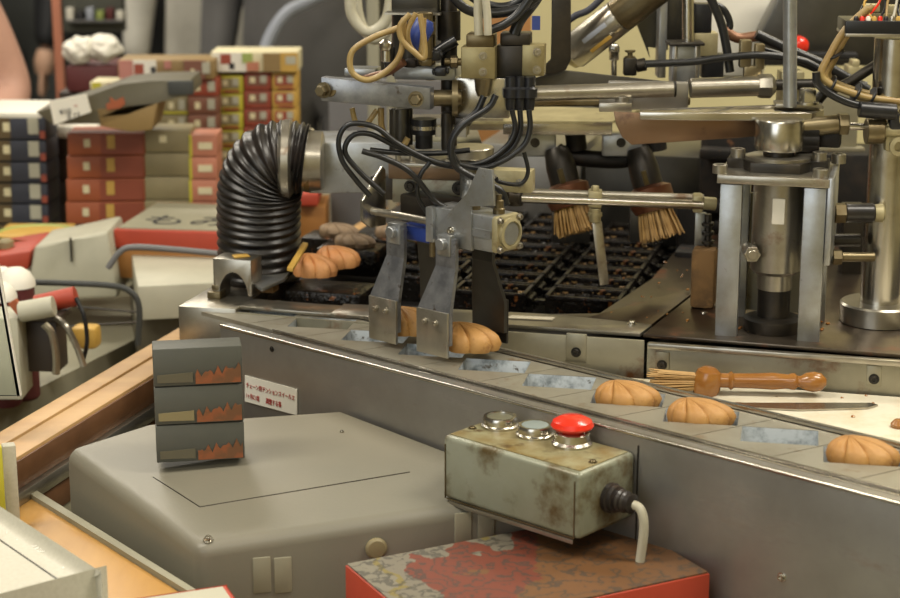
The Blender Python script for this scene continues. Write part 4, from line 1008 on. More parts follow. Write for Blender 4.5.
    t = thing('solenoid', 'black solenoid over a cream block, right of the piston rod', 'solenoid', P(703, 80, 2.08))
    b = new(); boxpx(b, 695, 4, 712, 33, 2.08, .025, 0, .001); obj('coil', b, 'black', t)
    b = new(); boxpx(b, 694, 33, 718, 56, 2.08, .03, 0, .001); obj('body', b, 'cream', t)
    b = new(); boxpx(b, 702, 54, 724, 78, 2.085, .02, 0, .001); obj('base', b, 'black', t)
    # hex post + grey elbow valve
    b = new(); cyl(b, P(614, 76, 2.05), P(614, 58, 2.05), .0032); lathe(b, P(614, 60, 2.05), EZ, [(.0055, 0), (.0055, .008), (.0062, .009), (.0062, .014), (.004, .018), (0, .019)], 8)
    tag(obj('adjusting_bolt', b, 'chrome'), 'bright domed bolt standing on the arm beside the grey valve', 'bolt')
    t = thing('elbow_valve', 'grey elbow valve with a brass knob on the arm', 'valve', P(630, 76, 2.04))
    b = new(); boxpx(b, 624, 58, 637, 76, 2.04, .014, 0, .002); cyl(b, P(636, 66, 2.045), P(646, 64, 2.045), .0075); obj('body', b, 'dark', t)
    b = new(); lathe(b, P(630, 59, 2.047), EZ, [(.006, 0), (.006, .003), (.003, .004), (.003, .007), (.006, .008), (.006, .010)], 14); obj('knob', b, 'brass', t)
    # pale sack and grey hood at top right
    b = new(); prism(b, [P(700, -30, 2.6), P(790, -30, 2.6), P(764, 36, 2.6), P(770, 80, 2.6), P(716, 80, 2.6), P(706, 40, 2.6)], (0, .12, 0), .02)
    tag(obj('batter_hopper', b, 'white'), 'pale whitish tapering hopper at the top behind the brass fittings', 'hopper')
    b = new(); prism(b, [P(793, -30, 2.5), P(930, -30, 2.5), P(930, 66, 2.5), P(762, 66, 2.5), P(760, 36, 2.5)], (0, .05, 0), .003)
    tag(obj('grey_hood', b, 'darkbox'), 'dark grey slanted sheet metal hood at the top right', 'hood')
    b = new(); boxpx(b, 780, 53, 858, 60, 2.45, .02, 0, .002); tag(obj('hood_rail', b, 'black'), 'black bar along the foot of the grey hood', 'bar')
    b = new(); lathe(b, P(797, 44, 2.4), (0, -1, 0), [(.010, 0), (.012, .004), (.012, .02), (.008, .024), (0, .026)], 20); tag(obj('red_lamp', b, 'red'), 'red round lamp on the grey hood beside the vertical rod', 'lamp')
    b = new(); boxpx(b, 848, 66, 862, 82, 2.3, .03, 0, .002); boxpx(b, 852, 60, 860, 68, 2.3, .02, 0, .002); tag(obj('cream_fitting', b, 'cream'), 'cream stepped fitting below the black bar', 'fitting')
    b = new(); boxpx(b, 470, 96, 640, 118, 2.5, .04, 0, .002); tag(obj('cream_duct', b, 'alu'), 'pale horizontal duct low behind the link rods', 'duct')
    # background panel + orange box behind head
    b = new(); boxpx(b, 478, 8, 530, 300, 2.9, .05, 0, .002); tag(obj('cardboard_box', b, 'kraft'), 'orange brown box behind the valve blocks', 'box')
    b = new(); boxpx(b, 330, 80, 446, 300, 3.0, .03, 0, .002); tag(obj('cabinet', b, 'coat4'), 'dark grey cabinet behind the lift cylinder', 'cabinet')
    b = new(); boxpx(b, 368, -30, 380, 300, 2.9, .03, 0, .002); boxpx(b, 387, -30, 396, 300, 2.9, .03, 0, .002); boxpx(b, 368, 150, 396, 156, 2.89, .03, 0, .002); tag(obj('upright_rack', b, 'beige2'), 'pale upright rack strips behind the hose loops', 'rack')
back_parts()

# ================================================================ TRAY, BRUSH, KNIFE
def tray_stuff():
    TZ = .966
    t = thing('side_tray', 'cream work tray between the bench apron and the conveyor at the right', 'tray', U(800, 420, TZ - .01))
    q = pxy([(560, 372), (640, 372), (700, 386), (915, 393), (1010, 410), (1010, 500), (905, 478), (640, 412)], TZ - .004)
    q = [U(540, 352, TZ), U(960, 392, TZ)]
    a, c = q; e = (c - a).normalized()
    A = FC(.33, VB + .024, 0); B = FC(1.05, VB + .024, 0); fl = U(660, 345, DZ); n = Vector((0, 1, 0))
    fl0 = U(331, 322, DZ); fr0 = U(905, 360, DZ); ee = (fr0 - fl0).normalized()
    p0 = fl0 + ee*.06; p1 = fl0 + ee*.85
    b = new(); prism(b, [Vector((p.x, p.y, TZ - .004)) for p in (A, B, p1 + ee*.1, p0)], (0, 0, .004)); obj('tray_floor', b, 'tray', t)
    b = new(); prism(b, [Vector((p.x, p.y, .79)) for p in (A + Vector((.04, .03, 0)), B, p1, p0 + ee*.03)], (0, 0, TZ - .004 - .79)); obj('tray_support', b, 'darkbox', t)
    # pastry brush
    z = TZ + .018
    p = P(822, 382, U(822, 392, TZ).y); 
    H0 = P(826, 382, 1.735); K = P(705, 380, 1.745)
    d = (H0 - K); L = d.length; dn = d.normalized()
    t = thing('pastry_brush', 'wooden handled pastry brush with long pale bristles lying on the cream tray', 'brush', (K.x, K.y, TZ))
    print('KZ', K.z, H0.z, L)
    k9 = L / .125; b = new(); lathe(b, K, dn, [(a9, b9*k9) for a9, b9 in [(.006, .006), (.0075, .016), (.0075, .024), (.010, .027), (.0075, .03), (.0078, .05), (.0088, .07), (.0072, .086), (.0085, .089), (.0085, .093), (.006, .096), (.006, .099), (.009, .104), (.0105, .112), (.009, .120), (.004, .125), (0, .125)]], 28)
    obj('handle', b, 'wood', t)
    hv = Vector((dn.y, -dn.x, 0)); hd = (EZ*1 + dn*.15).normalized()
    b = new(); lathe(b, K - EZ*.017, hd, [(.006, 0), (.012, .002), (.0145, .010), (.0145, .020), (.012, .027), (.006, .031), (0, .0315)], 28)
    obj('head', b, 'wood', t)
    b = new(); rnd = random.Random(2)
    for k in range(150):
        o1 = Vector((rnd.uniform(-.003, .003), rnd.uniform(-.006, .006), rnd.uniform(-.008, .007)))
        s = K - dn*.006 + o1 - EZ*.001; e2 = K - dn*rnd.uniform(.040, .056) + o1*1.5 + Vector((0, 0, -.001))
        lathe(b, s, e2 - s, [(.0008, 0), (.0006, (e2-s).length)], 4)
    obj('bristles', b, 'bristle', t)
    # palette knife
    t = thing('palette_knife', 'thin steel palette knife lying flat on the cream tray, blade to the right', 'knife', U(760, 404, TZ))
    b = new(); prism(b, pxy([(690, 402), (745, 404), (870, 404), (878, 406), (868, 409), (800, 411), (690, 406)], TZ + .0005), (0, 0, .0015)); obj('blade', b, 'steel_clean', t)
    b = new(); c0, c1 = U(640, 395, TZ + .006), U(694, 404, TZ + .006); cyl(b, c0, c1, .005); obj('handle', b, 'raildark', t)
    # scraps
    for i, (x, y, r) in enumerate(((899, 427, .008), (853, 417, .002), (842, 398, .0015), (866, 396, .0015), (873, 404, .0018))):
        b = new(); p = U(x, y, TZ); lathe(b, p, EZ, [(r, 0), (r*1.05, r*.4), (r*.6, r*.9), (0, r)], 10)
        tag(obj('cake_crumb', b, 'wood'), ['large brown crumb at the right end of the cream tray', 'small crumb beside the knife tip on the tray', 'tiny crumb left of the pair near the brush handle', 'tiny crumb right of the brush handle on the tray', 'crumb nearest the knife tip towards the apron'][i], 'crumb')
tray_stuff()

# ================================================================ CONTROL BOX
def control_box():
    r0 = ray(632, 452); o0 = Vector((0, 0, CAMZ)); k0 = (CA - CV*.003 - o0).dot(CV) / r0.dot(CV); zt = (o0 + r0*k0).z; print('ZT', zt); br = U(636, 452, zt); D = .03
    while proj(br - CV*D)[0] > 581: D += .001
    fr = br - CV*D; L = .1
    while proj(fr - CU*L)[0] > 443: L += .001
    fl = fr - CU*L; HB = .05
    while proj(fr - EZ*HB)[1] < 541: HB += .001
    print('CB', D, L, HB, proj(fr), proj(fl))
    t = thing('control_box', 'grimy grey green control box with three push buttons on the conveyor side', 'control box', (fl + br)/2 - Vector((0, 0, HB)))
    e = CU.copy(); n = CV.copy()
    ang = math.degrees(math.atan2(e.y, e.x)); R = rotz(ang); c = fl + e*L/2 + n*D/2
    # reach back to the panel
    D2 = D + .006
    b = new(); D2 = D; box(b, c + Vector((0, 0, -HB/2)), (L, D2, HB), R, .005, 3); hs = obj('housing', b, 'boxgreen', t)
    b = new(); 
    box(b, c + Vector((0, 0, .0002)), (L - .010, D - .010, .0012), R, .0004); obj('top_cover', b, 'boxtop', t, 'yellowed grimy top plate')
    # lower groove
    b = new(); box(b, fl + e*L/2 - n*.0002 + Vector((0, 0, -.060)), (L - .012, .0012, .0012), R); box(b, fr - e*.006 - n*.0002 + Vector((0, 0, -.034)), (.001, .0012, .052), R); box(b, fl + e*.004 - n*.0002 + Vector((0, 0, -.034)), (.001, .0012, .052), R); obj('lid_groove', b, 'brass', t, 'dark groove of the front lid')
    b = new(); box(b, fl + e*L/2 - n*.0004 + Vector((0, 0, -.0635)), (L - .014, .0012, .004), R, .0004); obj('hinge_strip', b, 'steel', t)
    # screw on top
    b = new(); bolt(b, fr - e*.010 + n*.03 + Vector((0, 0, .0005)), EZ, .0028, .002); bolt(b, fl + e*.010 + n*.03 + Vector((0, 0, .0005)), EZ, .0028, .002); obj('cover_screw', b, 'brass', t)
    def bp(px, py): 
        p = U(px, py, zt); return Vector((p.x, p.y, zt))
    for i, (px, py, m) in enumerate(((500, 427, 'btndark'), (535, 436, 'btn'))):
        p = bp(px, py); b = new(); lathe(b, p, EZ, [(.0175, 0), (.0175, .003), (.0155, .004), (.0160, .009), (.0150, .011), (.0125, .011), (.0120, .008)], 36); k = obj('push_button', b, 'chrome', t, ['leftmost button with dim olive face', 'middle button with grey green face'][i])
        b = new(); lathe(b, p + Vector((0, 0, .006)), EZ, [(.0122, 0), (.0122, .0035 + .0015*i), (.011, .004 + .0015*i)], 32); obj('button_face', b, m, k)
    p = bp(572, 445); b = new(); lathe(b, p, EZ, [(.0185, 0), (.0185, .003), (.0160, .005), (.0160, .012), (.015, .013), (0.009, .013)], 36); k = obj('emergency_stop', b, 'chrome', t, 'mushroom emergency stop with a red cap')
    b = new(); lathe(b, p + Vector((0, 0, .012)), EZ, [(.010, 0), (.012, .004), (.0185, .005), (.0195, .007), (.0175, .011), (.011, .0145), (.0, .0155)], 40); obj('red_cap', b, 'red', k)
    # cable gland on right end
    g = fr + n*D*.52 + Vector((0, 0, -.032)); b = new()
    lathe(b, g, e, [(.0135, 0), (.0135, .004), (.012, .005), (.012, .009), (.0095, .010), (.0105, .013), (.009, .015), (.010, .018), (.0085, .020), (.009, .025), (.005, .027)], 24)
    obj('cable_gland', b, 'rubber', t)
    b = new(); s = g + e*.022; tube(b, [s, s + e*.012 + Vector((0, 0, -.003)), s + e*.016 + Vector((0, 0, -.02)), s + e*.012 + Vector((0, 0, -.06)), s + e*.008 + Vector((0, 0, -.116))], .0042, 12); obj('cable', b, 'palehose', t, 'pale dirty cable')
control_box()

# ================================================================ CASES AND BOXES IN FRONT
def front_cases():
    o0 = Vector((0, 0, CAMZ)); PO = CA - CV*.006
    def onpanel(px, py): r_ = ray(px, py); return o0 + r_ * ((PO - o0).dot(CV) / r_.dot(CV))
    Q = onpanel(340, 412); Q2 = onpanel(440, 450); B = U(197, 547, .905)
    pn = (Q2 - Q).cross(B - Q).normalized()
    def U2(px, py): r_ = ray(px, py); return o0 + r_ * ((B - o0).dot(pn) / r_.dot(pn))
    A = U2(68, 451); C = U2(500, 502); E_ = U2(150, 425); d = (C - B).normalized()
    k = (PO - B).dot(CV) / d.dot(CV); Cp = B + d*(k - .004); Cp = Cp - CV*((Cp - PO).dot(CV))
    print('CASE', A, B, C, Q, Q2, Cp, E_)
    zt = .915
    t = thing('reflected_case', 'glass reflection of a smooth warm grey case, built solid below the control box', 'housing', (B.x, B.y, .79))  # glass reflection of a case, built as a solid shell
    b = new(); poly = [A, B, Cp, Q, E_]
    A_ = [b.verts.new(Vector((p.x, p.y, .79))) for p in poly]; T_ = [b.verts.new(Vector(p)) for p in poly]
    n = len(poly); b.faces.new(A_); tf = b.faces.new(T_)
    for i in range(n): b.faces.new((A_[i], T_[i], T_[(i+1) % n], A_[(i+1) % n]))
    es = [e for e in b.edges if (e.verts[0] in T_ and e.verts[1] in T_)] 
    es = [e for e in es if {e.verts[0], e.verts[1]} in ({T_[0], T_[1]}, {T_[1], T_[2]})] + [e for e in b.edges if {e.verts[0], e.verts[1]} == {A_[1], T_[1]}]
    bmesh.ops.bevel(b, geom=es, offset=.012, segments=5, profile=.5, affect='EDGES')
    obj('shell', b, 'case', t, sharp=50)
    def line(x0, y0, x1, y1, w=.0012):
        a, c = U2(x0, y0), U2(x1, y1); b = new(); cyl(b, a, c, w*.5, seg=6); return b
    obj('seam', line(200, 507, 410, 472), 'dark', t, 'thin dark seam'); obj('seam', line(153, 477, 200, 507), 'dark', t, 'thin dark seam')
    # screw + vents on the front face
    nn = Vector((d.y, -d.x, 0)).normalized()
    def onfront(px, py):
        r = ray(px, py); o0 = Vector((0, 0, CAMZ)); k = (B - o0).dot(nn) / r.dot(nn); return o0 + r*k
    b = new(); bolt(b, U2(208, 540), (0, -.4, 1), .003, .003); obj('screw', b, 'chrome', t); b = new(); bolt(b, U2(342, 432), (0, 0, 1), .0015, .0015); obj('screw', b, 'chrome', t)
    for x in (262, 283, 463, 486):
        p = onfront(x, 575 if x < 400 else 530); b = new(); box(b, p, (.016, .002, .034), rotz(math.degrees(math.atan2(d.y, d.x))), .001); obj('vent_louvre', b, 'beige2', t)
    b = new(); p = onfront(376, 548); lathe(b, p, nn, [(.010, 0), (.010, .002), (.008, .004), (0, .005)], 24); obj('round_badge', b, 'olive', t, 'faint olive round badge')
    # stack of four dark maple boxes, a glass reflection built as solid cartons
    g = 'reflected dark gift boxes built solid against the conveyor end'
    # steel cabinet standing left behind the stack
    b = new(); c = U(190, 440, .93)
    rows = [(349, 391), (394, 430), (432, 470)]
    Yf = U2(200, 470).y
    names = ['topmost', 'middle', 'bottom']
    z0 = U2(240, 455).z + .004
    H = P(200, 347, Yf).z - z0; h = H/3
    for i in range(3):
        z1 = z0 + h*(2 - i); lab = f'reflected dark green grey gift box with an orange maple print, built solid, {names[i]} of the stack'
        cx = P(199, 400, Yf).x; w = 88*kx(400, Yf)
        t2 = thing('gift_box', lab, 'gift box', (cx, Yf, z1), g)
        R = rotz(10); b = new(); box(b, Vector((cx, Yf, z1 + h/2)) + R @ Vector((0, .016, 0)), (w, .032, h - .001), R, .001); bx = obj('carton', b, 'greygreen', t2)
        # maple band on the front right lower half
        b = new(); c0 = Vector((cx, Yf, z1)) + R @ Vector((0, -.0006, 0))
        pts = []; rnd = random.Random(i)
        m = 22
        top = [(w*(-.03 + .51*k/m), h*(.30 + .13*math.sin(k*1.3 + i) * (k % 2) + .16*(k/m))) for k in range(m+1)]
        poly = [(w*-.03, h*.05), (w*.48, h*.05)] + list(reversed(top))
        prism(b, [c0 + R @ Vector((x, 0, z)) for x, z in poly], R @ Vector((0, -.0006, 0))); obj('maple_print', b, 'printdim', t2, 'orange maple leaf print')
        b = new(); prism(b, [c0 + R @ Vector((x, 0, z)) for x, z in ((-.46*w, h*.12), (-.06*w, h*.10), (-.06*w, h*.36), (-.46*w, h*.32))], R @ Vector((0, -.0006, 0))); obj('band_print', b, 'olive' if i == 1 else 'khaki', t2, 'muted tan band')
    # big printed gift box bottom centre, a glass reflection built solid
    zt = .90; L = U(345, 565, zt); d1 = (U(600, 516, zt) - L).normalized(); d2 = Vector((d1.y, -d1.x, 0))
    w, dd = .27, .16
    t3 = thing('printed_gift_box', 'reflected gift box with red sides and printed maple leaf lid, built solid below the control box', 'gift box', (L.x, L.y, .79))
    b = new(); c = L + d1*w/2 + d2*dd/2; R = rotz(math.degrees(math.atan2(d1.y, d1.x)))
    box(b, (c.x, c.y, .79 + .055), (w, dd, .11), R, .0012); obj('carton', b, 'redbox', t3)
    m = bpy.data.materials.new('maple_print_lid'); m.use_nodes = True; nt = m.node_tree; N = nt.nodes; Lk = nt.links; pb = N['Principled BSDF']; pb.inputs['Roughness'].default_value = .45
    tc = N.new('ShaderNodeTexCoord'); 
    n1 = N.new('ShaderNodeTexNoise'); n1.inputs['Scale'].default_value = 9; n1.inputs['Detail'].default_value = 5; Lk.new(tc.outputs['Object'], n1.inputs['Vector'])
    sep = N.new('ShaderNodeSeparateXYZ'); Lk.new(tc.outputs['Object'], sep.inputs[0])
    ad = N.new('ShaderNodeMath'); ad.operation = 'MULTIPLY_ADD'; Lk.new(sep.outputs['X'], ad.inputs[0]); ad.inputs[1].default_value = 2.6; Lk.new(n1.outputs[0], ad.inputs[2])
    r1 = N.new('ShaderNodeValToRGB'); r1.color_ramp.interpolation = 'CONSTANT'
    els = [(0, S('#767162')), (.60, S('#786c40')), (.63, S('#726c5e')), (.70, S('#6e3a2c')), (.86, S('#6a4a2e'))]  # print colours dulled to carry the dimness of the reflection
    r1.color_ramp.elements[0].position = 0; r1.color_ramp.elements[0].color = (*els[0][1], 1); r1.color_ramp.elements[1].position = els[1][0]; r1.color_ramp.elements[1].color = (*els[1][1], 1)
    for ps, c_ in els[2:]: q = r1.color_ramp.elements.new(ps); q.color = (*c_, 1)
    Lk.new(ad.outputs[0], r1.inputs[0])
    v = N.new('ShaderNodeTexWave'); v.wave_type = 'RINGS'; v.inputs['Scale'].default_value = 26; v.inputs['Distortion'].default_value = 14; v.inputs['Detail'].default_value = 3; v.inputs['Detail Scale'].default_value = 2; Lk.new(tc.outputs['Object'], v.inputs['Vector'])
    mr = N.new('ShaderNodeMapRange'); mr.inputs[1].default_value = .72; mr.inputs[2].default_value = .95; Lk.new(v.outputs['Fac'], mr.inputs[0])
    mr2 = N.new('ShaderNodeMath'); mr2.operation = 'MULTIPLY'; mr2.inputs[1].default_value = .7; Lk.new(mr.outputs[0], mr2.inputs[0])
    mx = N.new('ShaderNodeMix'); mx.data_type = 'RGBA'; Lk.new(mr2.outputs[0], mx.inputs[0]); Lk.new(r1.outputs[0], mx.inputs[6]); mx.inputs[7].default_value = (*S('#3c3a34'), 1)
    Lk.new(mx.outputs[2], pb.inputs['Base Color'])
    b = new(); box(b, (c.x, c.y, zt + .0008), (w - .003, dd - .003, .0014), R); obj('printed_lid', b, m, t3, 'lid print of red maple leaves and ink drawings on pale ground')
    b = new(); 
    for i in range(3): 
        q = L + d2*(.02 + .03*i) - d1*.0008; lathe(b, Vector((q.x, q.y, .862)), -d1, [(.010, 0), (.010, .0006)], 20)
    obj('side_print', b, 'tan', t3, 'olive leaf marks on the red side')
    # small red and white box corner bottom left
    zt = .90; K = U(226, 586, zt); e1 = (U(152, 597, zt) - K).normalized(); e2 = (U(256, 604, zt) - K).normalized()
    e2 = Vector((-e1.y, e1.x, 0)) * (1 if Vector((-e1.y, e1.x, 0)).dot(e2) > 0 else -1)
    t4 = thing('printed_gift_box', 'corner of a white topped gift box with a red side at the bottom edge', 'gift box', (K.x, K.y, .79))
    c = K + e1*.06 + e2*.05; R = rotz(math.degrees(math.atan2(e1.y, e1.x)))
    b = new(); box(b, (c.x, c.y, .845), (.12, .10, .11), R, .001); obj('carton', b, 'redbox', t4)
    b = new(); box(b, (c.x - .002, c.y - .001, .9008), (.117, .094, .0014), R); obj('printed_lid', b, 'beige', t4, 'pale lid')
    # ivory appliance bottom left
    zt = .93; K = U(96, 580, zt); e1 = (U(-40, 490, zt) - K).normalized(); e2 = Vector((e1.y, -e1.x, 0)); e2 = e2 if e2.dot(Vector((-1, -.3, 0))) > 0 else -e2
    t5 = thing('ivory_appliance', 'ivory plastic appliance with rounded corner and white arrow marks at the bottom left', 'appliance', (K.x, K.y, .79))
    c = K + e1*.13 + e2*.1; R = rotz(math.degrees(math.atan2(e1.y, e1.x)))
    b = new(); box(b, (c.x, c.y, .86), (.26, .20, .14), R, .010, 4); obj('shell', b, 'ivory', t5)
    b = new(); q = K + e1*.13 + e2*.024; box(b, (q.x, q.y, zt + .0001), (.25, .0012, .001), R); obj('lid_seam', b, 'dark', t5, 'dark lid seam')
    xd = -e1
    for s, px, py, sz in (('▸', 60, 568, .007), ('バワ', 30, 546, .010), ('▸', 14, 540, .006), ('▸', 4, 533, .006)):
        text(t5, s, 'whiteink', sz, U(px, py, zt + .0008), xd, -e2*-1 if False else -e2, name='marking', ext=.0001)
front_cases()
#@@PART
# ================================================================ DISPLAY TABLE GOODS
TT = .80
def stickerbox(name, label, cat, x0, y0, x1, y1, Y, depth, m, group=None, rot=0, stickers=(), z0=None):
    """carton with its printed stickers; extents of the front face as seen, at world depth Y"""
    depth *= .45; b = new(); c, s, R = boxpx(b, x0, y0, x1, y1, Y, depth, rot, .0015)
    t = thing(name, label, cat, (c.x, c.y, c.z - s[2]/2), group)
    obj('carton', b, m, t)
    fr = c - R @ Vector((0, depth/2, 0))
    for i, (fx, fz, w, h, mm, nm, *lb) in enumerate(stickers):
        b = new(); box(b, fr + R @ Vector((fx*s[0], -.0003*(i+1), fz*s[2])), (w*s[0], .0012 + .0005*i, h*s[2]), R); obj(nm, b, mm, t, lb[0] if lb else None)
    return t
def stacks():
    ords = ['topmost', 'second', 'third', 'fourth', 'fifth', 'sixth', 'seventh', 'eighth', 'ninth']
    # navy / brown stack
    Y = 2.95; n = 6; ys = [117, 140, 162, 183, 204, 224, 243]
    g = 'navy and brown gift boxes at the far left'
    for i in range(n):
        stickerbox('gift_box', f'navy and brown gift box at the far left, {ords[i]} of its stack from the top', 'gift box', -30, ys[i], 46 + i*.8, ys[i+1] - 1, Y + .004*i, .16, 'navy', g, -4,
                   [(-.22, 0, .5, .94, 'brownc', 'brown_panel', 'olive brown panel'), (-.02, .05, .09, .4, 'ycream', 'price_sticker'), (.34, .1, .14, .72, 'beige', 'barcode_label'), (.46, -.28, .07, .34, 'redc', 'red_seal')])
    b = new(); boxpx(b, -30, 113, 42, 118, Y, .16, -4, .001); tag(obj('paper_sheet', b, 'white'), 'white paper lying on the navy gift boxes', 'paper')
    # dark stack behind, white top
    g = 'dark brown boxes between the navy and the orange stacks'
    for i in range(4):
        stickerbox('gift_box', f'dark brown box behind the navy stack, {ords[i]} of its stack', 'gift box', 46, 138 + 22*i, 84, 159 + 22*i, Y + .12, .15, 'darkbrown', g, 0, [(.2, 0, .12, .3, 'redc', 'red_mark')])
    stickerbox('paper_pad', 'white pad on the dark brown stack', 'pad', 46, 127, 96, 138, Y + .11, .14, 'white')
    # orange stack
    g = 'orange gift boxes'
    for i in range(4):
        stickerbox('gift_box', f'orange gift box with two cream stickers, {ords[i]} of the orange stack', 'gift box', 68 - i*.5, 133 + 23*i, 145, 155 + 23*i, Y - .02, .17, 'orange', g, 3,
                   [(.2, 0, .55, .92, 'orangeb', 'dark_band', 'deeper orange band'), (-.25, .05, .08, .36, 'ycream', 'price_sticker'), (.06, .1, .10, .62, 'gold', 'barcode_label')])
    g = 'olive beige gift boxes'
    for i in range(4):
        stickerbox('gift_box', f'olive beige gift box right of the orange stack, {ords[i]} from the top', 'gift box', 145, 130 + 23.5*i, 190, 152.5 + 23.5*i, Y - .02, .17, 'olive', g, 0,
                   [(-.1, .1, .16, .3, 'ycream', 'price_sticker')] if i == 0 else [])
    # yellow edged pinkish boxes
    g = 'salmon gift boxes with yellow edges'
    for i in range(4):
        stickerbox('gift_box', f'salmon gift box with a yellow edge and pale stripe, {ords[i]} of its stack', 'gift box', 189, 135 + 22.5*i, 217, 156.5 + 22.5*i, Y - .02, .16, 'salmon', g, 0,
                   [(-.44, 0, .1, 1, 'yellow', 'yellow_edge'), (.08, .0, .5, .32, 'ycream', 'pale_stripe')])
    # pinkish brown stack
    Y2 = 3.2; g = 'brown gift boxes with white labels'
    for i in range(9):
        stickerbox('gift_box', f'reddish brown gift box with small white labels, {ords[i]} of its stack below the wide box', 'gift box', 188, 79 + 18*i, 218, 96 + 18*i, Y2, .16, 'brown2' if i % 3 else 'redc', g, 0,
                   [(-.18, 0, .18, .4, 'ycream', 'price_sticker'), (.28, .08, .24, .6, 'beige', 'barcode_label')])
    stickerbox('wide_gift_box', 'wide pink, white and brown gift box on top of the brown stack', 'gift box', 118, 60, 214, 79, Y2 - .01, .2, 'tan', None, 0,
               [(-.41, 0, .16, .98, 'pinkc', 'pink_panel'), (-.22, 0, .24, .98, 'white', 'white_panel'), (-.28, .0, .1, .6, 'redc', 'maple_mark', 'red maple mark'), (-.13, -.1, .05, .5, 'ink', 'script_mark', 'black script'), (.02, .25, .07, .4, 'pinkc', 'pink_mark'), (.30, 0, .22, .98, 'brown2', 'brown_panel'), (.28, -.1, .04, .3, 'ycream', 'price_sticker'), (.42, .1, .08, .6, 'beige', 'barcode_label')])
    g = 'olive boxes left of the brown stack'
    for i in range(3):
        stickerbox('gift_box', f'olive and yellow gift box left of the brown stack, {ords[i]} from the top', 'gift box', 160, 97 + 18*i, 188, 114 + 18*i, Y2 + .01, .16, 'olive', g, 0,
                   [(-.1, .0, .18, .4, 'ycream', 'price_sticker'), (.28, .05, .22, .6, 'beige', 'barcode_label'), (0, -.42, 1, .12, 'yellow', 'yellow_edge')])
    # bright stacks
    Y3 = 3.25
    cols = [('yellow', 217, 243, 'yellow', 'olive'), ('red', 244, 271, 'redc', 'brown2'), ('cream and red', 272, 297, 'gold', 'redc')]
    for cn, x0, x1, m, m2 in cols:
        for i in range(7):
            y = 76 + 18*i if cn == 'yellow' else 73 + 18*i
            stickerbox('gift_box', f'{cn} gift box under the wide festive box, {ords[i]} of its column', 'gift box', x0, y, x1, y + 17, Y3, .16, m, f'{cn} gift boxes in the bright stack', 0,
                       [(-.02, .06, .72, .62, m2, 'printed_panel'), (-.18, .1, .2, .34, 'ycream', 'price_sticker'), (.22, .14, .24, .42, 'beige', 'barcode_label'), (.05, -.40, .6, .12, 'redc', 'red_ribbon_print')])
    stickerbox('wide_gift_box', 'wide festive gift box with red and green maple marks on top of the bright stack', 'gift box', 211, 52, 298, 72, Y3 - .01, .2, 'ycream', None, 0,
               [(-.27, 0, .42, .94, 'white', 'white_panel'), (-.33, .15, .12, .5, 'redc', 'maple_mark', 'red maple mark'), (-.26, -.2, .06, .3, 'ink', 'script_mark', 'black script'), (-.08, .2, .12, .5, 'lime', 'maple_mark', 'green maple mark'), (-.02, -.22, .14, .45, 'salmon', 'maple_mark', 'pink maple mark'), (.20, 0, .2, .9, 'tan', 'tan_panel'), (.40, .0, .2, .95, 'gold', 'gold_panel'), (.42, .1, .12, .4, 'beige', 'barcode_label')])
    stickerbox('gift_box', 'flat yellow and red gift box under the tilted display case', 'gift box', 90, 82, 134, 90, Y2, .16, 'ycream', None, 0, [(-.35, 0, .2, .9, 'yellow', 'yellow_panel'), (0, 0, .2, .7, 'redc', 'red_mark')])
    # tilted display case with a maple sticker
    Y = 2.85; t = thing('display_case', 'tilted grey brown display case with an orange maple sticker', 'display case', P(120, 132, Y))
    b = new(); prism(b, [P(36, 112, Y), P(88, 96, Y), P(120, 84, Y), P(150, 81, Y), P(190, 80, Y), P(192, 94, Y), P(160, 102, Y), P(104, 124, Y), P(52, 124, Y)], (0, .12, 0), .001); obj('case_body', b, 'khaki', t)
    b = new(); boxpx(b, 168, 81, 193, 95, Y - .004, .01, 0, .001); obj('case_end', b, 'coat1', t, 'dark end')
    b = new(); prism(b, [P(96, 108, Y), P(158, 102, Y), P(152, 130, Y), P(130, 132, Y), P(100, 126, Y)], (0, .1, 0), .002); obj('case_base', b, 'tan', t, 'brownish base')
    b = new(); prism(b, [P(107, 110, Y-.003), P(106, 104, Y-.003), P(110, 103, Y-.003), P(110, 97, Y-.003), P(115, 101, Y-.003), P(123, 97, Y-.003), P(125, 104, Y-.003), P(120, 108, Y-.003)], (0, .003, 0)); obj('maple_sticker', b, 'orange', t)
    t = thing('price_card', 'white price card with handwriting on the tilted case', 'card', P(70, 124, Y - .03))
    b = new(); prism(b, [P(49, 101, Y-.03), P(86, 94, Y-.03), P(91, 112, Y-.03), P(54, 125, Y-.03)], (0, .004, 0)); k = obj('card', b, 'white', t)
    for (x, y, s, m) in ((60, 115, '¥10', 'ink'), (74, 108, '~', 'redink'), (66, 120, 'えび', 'ink')):
        text(t, s, m, .012, P(x, y, Y - .032), Vector((1, 0, .15)), EZ, name='handwriting')
    # flat gift box red + orange
    Y = 2.62
    t = thing('flat_gift_box', 'flat gift box with a grey script printed lid over red and orange sides', 'gift box', P(150, 278, Y))
    b = new(); boxpx(b, 112, 232, 262, 250, Y, .22, -8, .001); c_, s_, R_ = boxpx(new(), 112, 232, 262, 250, Y, .22, -8); obj('red_lid', b, 'redbox', t)
    b = new(); box(b, c_ + Vector((0, 0, s_[2]/2 + .0008)), (s_[0]*.97, .2, .0014), R_); lid = obj('lid_print', b, 'beige2', t, 'grey printed top')
    text(t, 'もみじ', 'ink', .075, c_ + Vector((-.10, -.05, s_[2]/2 + .002)), R_ @ Vector((1, 0, 0)), R_ @ Vector((0, 1, 0)), name='script_print')
    b = new(); boxpx(b, 116, 250, 262, 280, Y + .004, .2, -8, .001); obj('base', b, 'kraft', t, 'orange brown base')
